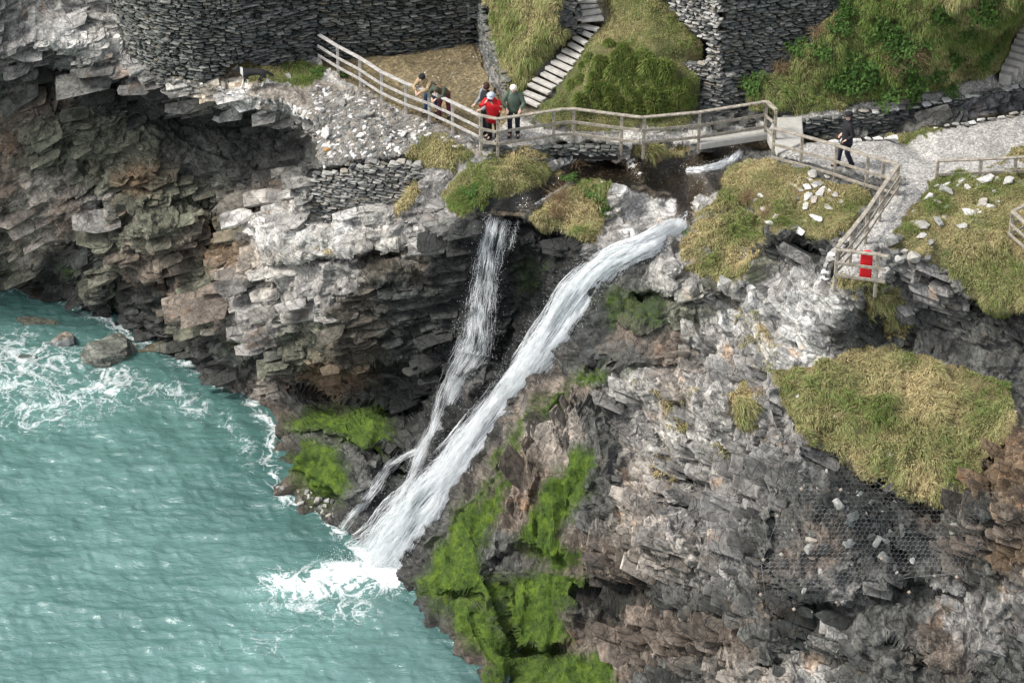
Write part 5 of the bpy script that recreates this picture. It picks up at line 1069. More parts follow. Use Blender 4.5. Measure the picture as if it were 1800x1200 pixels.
# ------------------------------------------------------------------ tussocks, plants
def tuft_mesh(seed, n, R_, kind='tussock'):
    g = np.random.default_rng(seed); th = g.random(n) * 2 * math.pi
    if kind == 'tussock':
        ph = np.arccos(1 - g.random(n) * 1.0); nr = np.stack([np.cos(th) * np.sin(ph), np.sin(th) * np.sin(ph), np.cos(ph)], -1)
        p = nr * np.array([R_ * .85, R_ * .7, R_ * .8]); d1 = nr * .8 + np.array([0, 0, .25]) + g.normal(0, .12, (n, 3)); d2 = nr * .5 + np.array([0, 0, -1.0]) + g.normal(0, .15, (n, 3)); L = R_ * (.45 + .6 * g.random(n)); w = .011
    else:
        p = g.normal(0, R_ * .25, (n, 3)) * np.array([1, 1, .1]); el = .3 + g.random(n) * 1.1
        nr = np.stack([np.cos(th) * np.cos(el), np.sin(th) * np.cos(el), np.sin(el)], -1); d1 = nr; d2 = nr * .8 + np.array([0, 0, -.5]) + g.normal(0, .3, (n, 3)); L = R_ * (.5 + .8 * g.random(n)); w = .007
    d1 /= np.linalg.norm(d1, axis=-1, keepdims=True); d2 /= np.linalg.norm(d2, axis=-1, keepdims=True)
    side = np.cross(d1, g.normal(0, 1, (n, 3))); side /= np.linalg.norm(side, axis=-1, keepdims=True); w = w * (.6 + .8 * g.random(n))[:, None]; L = L[:, None]
    m1 = p + d1 * L * .45; tip = m1 + d2 * L * .6
    vs = np.stack([p - side * w, p + side * w, m1 + side * w * .8, m1 - side * w * .8, tip], 1).reshape(-1, 3); b = np.arange(n)[:, None] * 5
    fs = np.concatenate([b + [[0, 1, 2]], b + [[0, 2, 3]], b + [[3, 2, 4]]])
    if kind == 'tussock': gg = np.clip(.78 + g.normal(0, .24, n), 0, 1)[:, None]; c = np.array([.34,.27,.12]) * (1 - gg) + np.array([.15,.235,.05]) * gg * (.6 + .8 * g.random(n))[:, None]
    else: c = np.array([.33, .24, .14]) * (.4 + .9 * g.random(n))[:, None]
    me_o = mesh_np('blades', vs, fs, BLADES, None, False, np.repeat(c, 5, 0)); me = me_o.data; bpy.data.objects.remove(me_o); return me
def leaf_mesh(seed, n, R_):
    g = np.random.default_rng(seed); th = g.random(n) * 2 * math.pi; rr = R_ * np.sqrt(g.random(n)); rr = rr * (1 + .45 * np.sin(th * 3 + seed) + .3 * np.sin(th * 7)); p = np.stack([np.cos(th) * rr, np.sin(th) * rr, R_ * .4 * g.random(n) + .04], -1)
    a = g.normal(0, 1, (n, 3)) * np.array([1, 1, .45]); a /= np.linalg.norm(a, axis=-1, keepdims=True); nrm = g.normal(0, .5, (n, 3)) + np.array([0, 0, 1]); b = np.cross(nrm, a); b /= np.linalg.norm(b, axis=-1, keepdims=True)
    l = (.035 + .04 * g.random(n))[:, None]; vs = np.stack([p - a * l, p + b * l * .5, p + a * l, p - b * l * .5], 1).reshape(-1, 3); bb = np.arange(n)[:, None] * 4
    c = np.array([.065, .125, .028]) * (.55 + .9 * g.random(n))[:, None]
    o = mesh_np('leaves', vs, np.concatenate([bb + [[0, 1, 2]], bb + [[0, 2, 3]]]), BLADES, None, False, np.repeat(c, 4, 0)); me = o.data; bpy.data.objects.remove(o); return me
DOME = plain('tussock_core', (.06, .075, .025), .95, .3, 10, .02)
bm = bmesh.new(); bmesh.ops.create_icosphere(bm, subdivisions=2, radius=1); domeme = bpy.data.meshes.new('mound'); bm.to_mesh(domeme); bm.free(); domeme.materials.append(DOME)
TM = [tuft_mesh(s, 700, .25) for s in range(4)]
def z3(x, y): return 900 + x / 3.6, y / 3.6
HUM = [(615,300,1),(840,375,1.5),(650,470,1.3),(520,500,1.1),(665,385,1.1),(560,410,1),(740,580,1.2),(785,605,1),(828,580,1),(880,620,1.2),(940,600,1.2),(1050,600,1.3),(705,515,1.1),(720,450,1.2),(900,520,1),(800,510,.9),(960,460,1.4),(640,640,1.2),(730,665,1.1),(800,680,1.1),(900,690,1.2),(1000,670,1.3),(1090,640,1.1),(430,650,1.1),(470,430,1),(500,380,1),(580,560,1.2),(510,580,1.1),(870,450,1.4),(1100,540,1),(450,520,1.1),(610,580,1.1),(560,650,1.2),(1020,520,1),(760,400,1.1),(700,340,1),(400,560,.9),(1000,590,1)]
for x, y, s in HUM:
    u, v = z3(x, y); p = surf(u, v); n = V(snorm(u, v)); s *= random.uniform(.65, 1.0); e = (n * .5 + Vector((0, 0, .6)) + Vector((0, -.25, 0))).to_track_quat('Z', 'Y').to_euler()
    lb = 'large rounded dark green tussock on the knoll face' if s > 1.15 else 'rounded dark green tussock among many on the knoll face'
    r_ = tag(empty('grass_tussock', V(p) - n * .01), lb, 'tussock', 'grass tussocks on the knoll face'); r_.rotation_euler = e
    inst('mound', domeme, (0, 0, 0), (0, 0, 0), (.22 * s, .18 * s, .205 * s), r_); inst('blades', random.choice(TM), (0, 0, 0), (0, 0, random.uniform(0, 6)), (s * random.uniform(.85, 1.2), s, s * random.uniform(.8, 1.25)), r_)
LM = [leaf_mesh(20 + s, 260, .32) for s in range(4)]
def z4(x, y): return 1300 + x / 3.6, y / 3.6
for x, y, s in [(610,190,1),(920,150,1.2),(970,240,1.1),(1170,240,1),(1070,320,1),(985,350,1),(720,430,1.5),(820,480,1.3),(1110,510,1.2),(950,600,1.2),(1040,430,.8),(1550,40,1.3),(1330,560,.8),(400,330,1),(530,320,1),(1240,450,1),(1540,320,1),(670,70,.9),(1320,350,1),(130,545,1.1),(1290,100,1),(1080,600,.8),(1300,20,1),(690,520,1.1),(1420,200,.8),(600,520,.8)]:
    u, v = z4(x, y); n = V(snorm(u, v)); lb = 'spreading bright green leafy plant, one of the largest on the right bank' if s > 1.1 else 'small bright green leafy plant on the grassy right bank'
    o = inst('leafy_plant', random.choice(LM), V(surf(u, v)) + n * .08, (n + Vector((0, -.2, .5))).to_track_quat('Z', 'Y').to_euler(), (s, s, s)); tag(o, lb, 'plant', 'leafy plants on the right grass bank')
for u, v, s in [(560,133,.7),(600,135,.6),(1058,368,.8),(1050,345,.9),(935,392,.5),(1000,320,.8),(830,345,.7),(700,80,.5),(740,72,.5)]:
    n = V(snorm(u, v)); o = inst('leafy_plant', random.choice(LM), V(surf(u, v)) + n * .06, (n + Vector((0, 0, .5))).to_track_quat('Z', 'Y').to_euler(), (s, s, s * .6)); tag(o, {560: 'low green plant at the edge of the ledge grass', 600: 'low green plant at the first railing post', 1058: 'bright green plant on the right side of the rock island', 1050: 'green plant on the rock island above the bright one', 935: 'small green plant at the left tip of the rock island', 1000: 'green plant on top of the rock island', 830: 'green plant on the left face of the turf mound', 700: 'green weed at the base of the long dark wall', 740: 'second green weed at the base of the long dark wall'}[u], 'plant')
DM = [tuft_mesh(60 + s, 160, .42, 'stem') for s in range(3)]
for u, v, s, lb in [(990,352,1.2,'mound of dead tan stems on the rock island'),(975,375,.9,'dead tan stems at the left of the rock island'),(1572,112,1.2,'purple brown bramble patch on the right bank'),(1610,95,1.0,'smaller bramble patch on the right bank'),(1015,285,.9,'dry stems above the leaning slates'),(1040,270,.8,'dry stems at the foot of the walkway posts'),(1372,122,1.0,'dry brown scrub right of the tower foot'),(1440,60,.9,'dry scrub at the lower edge of the tower'),(1350,380,.7,'dry roots over the rock gap below the slabs'),(1315,350,.9,'straw stems on the bank beside the pool'),(450,112,.7,'dry scrub at the back of the ledge grass'),(545,85,.7,'dry scrub at the end of the left railing')]:
    n = V(snorm(u, v)); o = inst('dry_scrub', random.choice(DM), V(surf(u, v)) + n * .03, (n + Vector((0, 0, .6))).to_track_quat('Z', 'Y').to_euler(), (s, s, s)); tag(o, lb, 'scrub')
rename('grass tussocks on the knoll face', lambda o: 'round green tussock', 'on knoll', 8)
rename('leafy plants on the right grass bank', lambda o: 'green leafy plant', 'on right grass bank', 7)
print('plants', round(time.time() - T0, 1))
# ------------------------------------------------------------------ wire netting
WIRE = plain('galvanised_wire', (.17, .17, .18), .5, .1, 5, 0, .5, .6); PLATE = plain('anchor_plate', (.30, .25, .20), .6, .3, 20, .005)
PSm = np.stack([blur(P[..., k], 10) for k in range(3)], -1)
def surfs(u, v, F_=None):
    F_ = PSm if F_ is None else F_
    fu = np.clip((np.asarray(u) - UMIN) / STEP + nu, 0, W_ - 2.01); fv = np.clip((np.asarray(v) - VMIN) / STEP + nv, 0, H_ - 2.01)
    j = fu.astype(int); i = fv.astype(int); a = (fu - j)[..., None]; b = (fv - i)[..., None]
    return (F_[i, j] * (1 - a) + F_[i, j + 1] * a) * (1 - b) + (F_[i + 1, j] * (1 - a) + F_[i + 1, j + 1] * a) * b
i0_, j0_ = int((760 - VMIN) / STEP) + nv, int((1300 - UMIN) / STEP) + nu; i1_, j1_ = int((1110 - VMIN) / STEP) + nv, int((1770 - UMIN) / STEP) + nu
Yn = blur(YX[i0_:i1_, j0_:j1_], 70); PN = PSm.copy(); PN[i0_:i1_, j0_:j1_] = Py(U2[i0_:i1_, j0_:j1_], V2[i0_:i1_, j0_:j1_], Yn - .30)
NSm = normals(PN)
netp = [(1412,788),(1490,806),(1540,846),(1600,878),(1660,888),(1700,862),(1725,900),(1716,960),(1690,1006),(1600,1014),(1530,1030),(1480,1052),(1400,1062),(1345,1045),(1338,990),(1362,925),(1388,850)]
def tubes(segs, r, n=3):
    a = np.array([s[0] for s in segs]); b = np.array([s[1] for s in segs]); d = b - a; d /= np.linalg.norm(d, axis=-1, keepdims=True) + 1e-9
    x = np.cross(d, np.array([.31, .23, .92])); x /= np.linalg.norm(x, axis=-1, keepdims=True); y = np.cross(d, x); N = len(a); vs = []
    for e in (a, b):
        for k in range(n): t = 2 * math.pi * k / n; vs.append(e + (x * math.cos(t) + y * math.sin(t)) * r)
    vs = np.stack(vs, 1).reshape(-1, 3); base = np.arange(N)[:, None] * 2 * n; fs = []
    for k in range(n): k2 = (k + 1) % n; fs.append(base + np.array([[k, k2, n + k2, n + k]]))
    return vs, np.concatenate(fs)
s_ = 5.0; segs = []     # cell size measured on the face
dx_ = s_ * math.sqrt(3)
for row in range(0, 66):
    for col in range(0, 66):
        cx = 1320 + col * dx_ + (row % 2) * dx_ / 2; cy = 780 + row * s_ * 1.5
        vtx = [(cx + s_ * math.sin(k * math.pi / 3), cy + s_ * math.cos(k * math.pi / 3)) for k in range(4)]
        for p_, q_2 in zip(vtx[:-1], vtx[1:]):
            wx = 9 * math.sin(p_[1] * .09) + 5 * math.sin(p_[0] * .17)
            if inpoly(netp, p_[0] + wx, p_[1] + wx * .7) and inpoly(netp, q_2[0] + wx, q_2[1] + wx * .7): segs.append((p_, q_2))
sg = np.array(segs); jitter = lambda a: a + np.stack([fbm(np.stack([a[..., 0] / 50, a[..., 1] / 50, a[..., 0] * 0], -1), 2, 701), fbm(np.stack([a[..., 0] / 50, a[..., 1] / 50, a[..., 0] * 0], -1), 2, 707)], -1) * 4
def netpt(a):
    i = np.clip(np.round((a[..., 1] - VMIN) / STEP).astype(int) + nv, 0, H_ - 1); j = np.clip(np.round((a[..., 0] - UMIN) / STEP).astype(int) + nu, 0, W_ - 1)
    return surfs(a[..., 0], a[..., 1], PN)
A1 = netpt(jitter(sg[:, 0])); B1 = netpt(jitter(sg[:, 1]))
net = tag(empty('wire_netting', A1.mean(0)), 'grey hexagonal wire netting draped over the rocks under the grass shelf', 'netting'); off = A1.mean(0)
vs, fs = tubes(list(zip(A1 - off, B1 - off)), .0032); tag(mesh_np('wire_mesh', vs, fs, WIRE, net), kind='stuff')
ed = np.array(netp + [netp[0]], float); es = []
for a, b in zip(ed[:-1], ed[1:]):
    n = max(2, int(np.hypot(*(b - a)) / 10)); q = np.stack([a + (b - a) * t for t in np.linspace(0, 1, n)]); w_ = netpt(q) - off; es += list(zip(w_[:-1], w_[1:]))
vs, fs = tubes(es, .004, 4); mesh_np('edge_cable', vs, fs, WIRE, net)
for u, v in [(1366,906),(1341,984),(1336,1045),(1396,1071),(1409,860),(1641,1012),(1598,1041),(1682,1013),(1470,1056),(1478,862),(1550,980),(1425,1075)]:
    n = V(snorm(u, v)); n = (n + Vector((0, -1, .4))).normalized(); p = V(netpt(np.array([u, v], float)) - off) + n * .06
    bm = bmesh.new(); bmesh.ops.create_cube(bm, size=1); bmesh.ops.scale(bm, vec=(.08, .08, .02), verts=bm.verts); bmesh.ops.bevel(bm, geom=bm.edges[:], offset=.006, segments=1, affect='EDGES')
    bmesh.ops.create_cone(bm, cap_ends=True, segments=6, radius1=.025, radius2=.025, depth=.07)
    o = bmobj('anchor_plate', bm, PLATE, net); o.location = p; o.rotation_euler = (n.to_track_quat('Z', 'Y').to_matrix() @ Matrix.Rotation(.7, 3, 'Z')).to_euler()

# ------------------------------------------------------------------ running water
def water_white(name, lo, hi, sc):
    m = NT(name); p = m.n('Attribute', attribute_name='flow').outputs['Vector']; mp = m.n('Mapping'); m.t.links.new(p, mp.inputs['Vector']); mp.inputs['Scale'].default_value = (sc, 1.6, 1)
    n = m.noise(1.0, 7, .72, mp.outputs[0], .6); a = m.ramp(n, [(lo, 0.0), (hi, 1.0)]); a = m.math('MULTIPLY', a, m.attr('fade').outputs['Fac'], True)
    m.set(m.b.inputs['Alpha'], a); c = m.ramp(n, [(lo, (.74, .77, .78)), (hi + .06, (.88, .90, .90))])
    return m.done(c, .45, m.bump(n, .05, .7), .4)
FALLM = water_white('falling_water', .40, .55, 12.0); THINM = water_white('thin_water', .50, .74, 16.0); DROP = plain('white_water', (.94, .95, .95), .5, .03, 5, 0)
tl = DROP.node_tree.nodes.new('ShaderNodeBsdfTranslucent'); tl.inputs[0].default_value = (.96, .97, .97, 1); mxs = DROP.node_tree.nodes.new('ShaderNodeMixShader'); mxs.inputs[0].default_value = .45
for a_, b_ in ((DROP.node_tree.nodes['Principled BSDF'].outputs[0], mxs.inputs[1]), (tl.outputs[0], mxs.inputs[2]), (mxs.outputs[0], DROP.node_tree.nodes['Material Output'].inputs[0])): DROP.node_tree.links.new(a_, b_)
def flowpath(path, n):
    p = np.array(path, float); s = np.concatenate([[0], np.cumsum(np.hypot(np.diff(p[:, 0]), np.diff(p[:, 1])))]); t = np.linspace(0, s[-1], n)
    out = np.stack([np.interp(t, s, p[:, k]) for k in range(p.shape[1])], -1)
    for _ in range(6): out[1:-1] = (out[:-2] + out[1:-1] * 2 + out[2:]) / 4
    return out, s[-1]
def fall(label, path, mat, nstr, strw, spray, name='waterfall', lift=.12, bulge=.06, sheets=2, seed=1, part='strands', fallback=True):
    g = np.random.default_rng(seed); n = 150; F, LEN = flowpath(path, n)      # u, v, half width, forward offset
    d = np.gradient(F[:, :2], axis=0); d /= np.linalg.norm(d, axis=-1, keepdims=True); nr = np.stack([-d[:, 1], d[:, 0]], -1)
    cen = surfs(F[:, 0], F[:, 1]); yc = cen[:, 1].copy()
    for _ in range(10): yc[1:-1] = (yc[:-2] + 2 * yc[1:-1] + yc[2:]) / 4
    yc = yc - lift - F[:, 3]
    def at(si, cr, lf):
        """si 0..n-1 float, cr -1..1 across, lf lift"""
        i = np.clip(si, 0, n - 1.001); k = i.astype(int); f = (i - k)
        L_ = lambda a: a[k] * (1 - f) + a[k + 1] * f
        u = L_(F[:, 0]) + L_(nr[:, 0]) * cr * L_(F[:, 2]); v = L_(F[:, 1]) + L_(nr[:, 1]) * cr * L_(F[:, 2])
        return Py(u, v, L_(yc) - lf)
    root = tag(empty(name, cen[0]), label, 'waterfall' if name == 'waterfall' else 'cascade'); off = cen[0]
    m = 26; ph = g.random() * 9
    for sh in range(sheets):
        S_, C_ = np.meshgrid(np.arange(n, dtype=float), np.linspace(-1, 1, m), indexing='ij'); q = np.stack([S_ * .12, C_ * 3, S_ * 0 + sh * 5], -1)
        wv = fbm(q, 3, 720 + sh); lf = bulge * (1 - C_ ** 2) + .06 * wv + sh * .06
        Pp = at(S_.ravel(), (C_ * (1 + .12 * wv)).ravel(), lf.ravel()) - off
        fd = np.clip((1 - np.abs(C_)) * 3.2, 0, 1) * np.clip(np.minimum(S_ + 1, n - S_) / 6, 0, 1)
        qd_ = np.stack([(np.arange(n - 1)[:, None] * m + np.arange(m - 1)[None]).ravel() + o_ for o_ in (0, 1, m + 1, m)], -1)
        o = mesh_np('water_sheet', Pp, qd_, mat, root, True, None, {'fade': fd.ravel()})
        a = o.data.attributes.new('flow', 'FLOAT_VECTOR', 'POINT'); fl_ = np.stack([C_.ravel() * F[:, 2][S_.ravel().astype(int)] / 30 + sh * 3, S_.ravel() * LEN / n / 60, S_.ravel() * 0 + ph], -1).astype(np.float32); a.data.foreach_set('vector', fl_.ravel())
    # strands: long thin threads following the flow
    N = nstr; L0 = g.uniform(1.5, 8, N) if mat is FALLM else g.uniform(5, 22, N); s0 = g.uniform(0, n - 4, N); cr = np.clip(g.normal(0, .52, N), -1.25, 1.25); kp = fbm(np.stack([cr * 2.6, s0 * .10, s0 * 0 + seed], -1), 3, 760) + g.normal(0, .12, N) > -.06; L0, s0, cr, N = L0[kp], s0[kp], cr[kp], int(kp.sum())
    lf = bulge * (1 - cr ** 2) + g.uniform(-.02, .14, N); w = strw * g.uniform(.35, 1.0, N)
    K = 5; pts_ = []
    for k in range(K):
        t = k / (K - 1); si = s0 + L0 * t; wob_ = .035 * np.sin(si * .35 + cr * 5) + g.normal(0, .022, N); pts_.append(at(si, cr + wob_, lf + .04 * np.sin(si * .9 + s0)))
    pts_ = np.stack(pts_, 1) - off; wid = np.sin(np.linspace(.25, math.pi - .25, K))[None, :, None] * w[:, None, None]
    dd = np.gradient(pts_, axis=1); vw = off + pts_ - CAM; sd_ = np.cross(dd, vw + g.normal(0, 20, (N, 1, 3))); sd_ /= np.linalg.norm(sd_, axis=-1, keepdims=True) + 1e-9
    vs = np.stack([pts_ - sd_ * wid, pts_ + sd_ * wid], 2).reshape(-1, 3); b = (np.arange(N)[:, None] * K * 2); fs = []
    for k in range(K - 1): fs.append(b + np.array([[2 * k, 2 * k + 1, 2 * k + 3, 2 * k + 2]]))
    tag(mesh_np(part, vs, np.concatenate(fs), DROP, root), kind='stuff')
    if spray:
        N = spray; si = g.uniform(0, n - 1, N); cr = np.sign(g.normal(0, 1, N)) * (.6 + np.abs(g.normal(0, .5, N))); p = at(si, cr, g.uniform(0, .5, N)) - off; r = (.003 + .009 * g.random(N) ** 3)[:, None]
        tv = np.array([[0, 0, 1.3], [1, 0, -.4], [-.5, .87, -.4], [-.5, -.87, -.4]]); vs = (p[:, None] + tv[None] * r[:, :, None]).reshape(-1, 3); b = np.arange(N)[:, None] * 4
        tag(mesh_np('spray', vs, np.concatenate([b + [[0, 1, 2]], b + [[0, 2, 3]], b + [[0, 3, 1]], b + [[1, 3, 2]]]), DROP, root), kind='stuff')
    return root
fall('broad white main waterfall sliding diagonally down the gully into the sea', [(1203,386,10,.02),(1193,402,20,.05),(1165,418,20,.05),(1120,437,17,.1),(1075,458,21,.15),(1038,490,27,.2),(1010,530,33,.15),(985,570,31,.12),(950,620,30,.12),(915,670,30,.12),(880,718,32,.12),(845,765,34,.12),(800,832,43,.12),(762,880,48,.12),(722,930,54,.12),(694,975,62,.15),(668,1008,66,.0)], FALLM, 30000, .0056, 14000, lift=.10, seed=3)
fall('thin veil waterfall left of the main one, dropping into the dark recess', [(876,381,20,.1),(870,400,20,.15),(862,440,19,.3),(853,490,19,.45),(845,540,21,.55),(838,590,25,.5),(832,622,28,.2)], THINM, 1700, .0036, 3600, lift=.1, bulge=.1, seed=5)
fall('white rills running over dark rock below the veil waterfall', [(842,610,32,.1),(815,650,28,.1),(790,690,19,.1),(776,730,17,.1),(762,765,14,.1),(742,795,14,.1),(722,840,9,.1),(705,875,9,.1),(690,905,8,.1)], THINM, 2200, .0036, 900, 'cascade', .08, .05, seed=7)
fall('narrow rill crossing the mossy boulder to the sea, leftmost of the falls', [(745,788,7,.05),(712,802,6,.05),(682,822,8,.05),(662,855,10,.05),(640,882,9,.05),(618,908,9,.05),(602,930,9,.05)], THINM, 900, .0038, 300, 'cascade', .06, .04, seed=9)
fall('single thread of water beside the veil waterfall lip', [(912,386,3,.1),(904,410,4,.15),(896,440,4,.2)], THINM, 60, .008, 120, 'cascade', .1, .02, 1, seed=11)
fall('small white cascade tumbling from under the footbridge into the pool', [(1304,264,5,.02),(1296,276,9,.02),(1284,288,13,.02),(1262,296,12,.02),(1236,300,9,.02),(1205,301,6,.02)], FALLM, 900, .006, 300, 'cascade', .06, .04, seed=13)
fall('little white riffle in the stream above the veil waterfall', [(990,335,4,.0),(975,343,5,.0),(955,353,5,.0),(940,360,3,.0)], FALLM, 90, .009, 0, 'cascade', .05, .02, 1, seed=15)
fall('thin white splash lines beside the top of the main waterfall', [(1210,370,4,.0),(1204,380,8,.0),(1198,394,14,.0)], THINM, 110, .009, 60, 'cascade', .06, .03, 1, seed=17)
# stream surface
m = NT('stream_water'); tr = m.n('BsdfTransparent'); tr.inputs[0].default_value = (.72, .66, .55, 1); gl = m.n('BsdfGlossy'); gl.inputs['Roughness'].default_value = .08
nb = m.bump(m.noise(9, 5, .65, m.pos((1, 2, 1)), .8), .05, .8); m.t.links.new(nb, gl.inputs['Normal']); fr = m.n('Fresnel'); m.t.links.new(nb, fr.inputs['Normal']); mx = m.n('MixShader'); fr.inputs['IOR'].default_value = 1.6
m.t.links.new(fr.outputs[0], mx.inputs[0]); m.t.links.new(tr.outputs[0], mx.inputs[1]); m.t.links.new(gl.outputs[0], mx.inputs[2]); m.t.links.new(mx.outputs[0], m.out.inputs[0])
sb = names.index('stream_bed'); PBf = PSm.reshape(-1, 3) + np.array([0, 0, .05]); q_ = quad[(qc == sb) & alive]; idx, inv = np.unique(q_, return_inverse=True)
tag(mesh_np('stream', PBf[idx], inv.reshape(q_.shape), m.m, None, True), 'clear brown stream water running over pebbles towards the falls', 'stream', None, 'structure')
g = np.random.default_rng(99); N = 5000; u_ = g.normal(670, 48, N); v_ = g.normal(1003, 20, N) - np.abs(g.normal(0, 12, N)); c_ = Pz(u_, v_ + 10, 0) + np.stack([g.normal(0, .1, N), g.normal(0, .1, N), np.abs(g.normal(0, .22, N))], -1)
r_ = (.005 + .012 * g.random(N) ** 2)[:, None]; tv = np.array([[0, 0, 1.3], [1, 0, -.4], [-.5, .87, -.4], [-.5, -.87, -.4]]); vs = (c_[:, None] + tv[None] * r_[:, :, None]).reshape(-1, 3); b = np.arange(N)[:, None] * 4
tag(mesh_np('spray', vs, np.concatenate([b + [[0, 1, 2]], b + [[0, 2, 3]], b + [[0, 3, 1]], b + [[1, 3, 2]]]), DROP), 'white spray where the main waterfall hits the sea', 'spray', None, 'stuff')
print('water', round(time.time() - T0, 1))

# ------------------------------------------------------------------ people
def skin(name, nodes, edges, mat, parent=None, sub=2, root=None):
    keys = list(nodes); me = bpy.data.meshes.new(name); me.from_pydata([nodes[k][0] for k in keys], [(keys.index(a), keys.index(b)) for a, b in edges], [])
    me.materials.append(mat); o = bpy.data.objects.new(name, me); COL.objects.link(o)
    sk = o.modifiers.new('skin', 'SKIN'); sk.use_smooth_shade = True; ly = me.skin_vertices[0] if me.skin_vertices else None
    if ly is None:
        bm = bmesh.new(); bm.from_mesh(me); bm.verts.layers.skin.verify(); bm.to_mesh(me); bm.free(); ly = me.skin_vertices[0]
    for i, k in enumerate(keys):
        r = nodes[k][1]; ly.data[i].radius = (r, r) if isinstance(r, (int, float)) else r; ly.data[i].use_root = (k == (root or keys[0]))
    ss = o.modifiers.new('subsurf', 'SUBSURF'); ss.levels = sub; ss.render_levels = sub
    if parent: o.parent = parent
    return o
SKINM = plain('skin', (.52, .33, .25), .6, .06, 20, 0)
def cloth(n, c, var=.2): return plain(n, c, .85, var, 14, .008)
CH = {}
def loft(name, rings, mat, parent, xdir, n=14):
    pts = [Vector(r[0]) for r in rings]; vs = []
    for k, (c, rx, ry) in enumerate(rings):
        t = (pts[min(k + 1, len(pts) - 1)] - pts[max(k - 1, 0)]).normalized(); x = (xdir - t * xdir.dot(t)).normalized(); y = t.cross(x)
        for a in range(n):
            th = 2 * math.pi * a / n; j = 1 + .035 * math.sin(a * 2.1 + k * 1.7); vs.append(Vector(c) + (x * math.cos(th) * rx + y * math.sin(th) * ry) * j)
    fs = [(k * n + a, k * n + (a + 1) % n, (k + 1) * n + (a + 1) % n, (k + 1) * n + a) for k in range(len(rings) - 1) for a in range(n)] + [tuple(range(n))[::-1], tuple((len(rings) - 1) * n + a for a in range(n))]
    me = bpy.data.meshes.new(name); me.from_pydata([v[:] for v in vs], [], fs); me.materials.append(mat); me.polygons.foreach_set('use_smooth', [True] * len(me.polygons)); me.update()
    bm = bmesh.new(); bm.from_mesh(me); bmesh.ops.recalc_face_normals(bm, faces=bm.faces); bm.to_mesh(me); bm.free()
    o = bpy.data.objects.new(name, me); COL.objects.link(o); o.parent = parent; return o
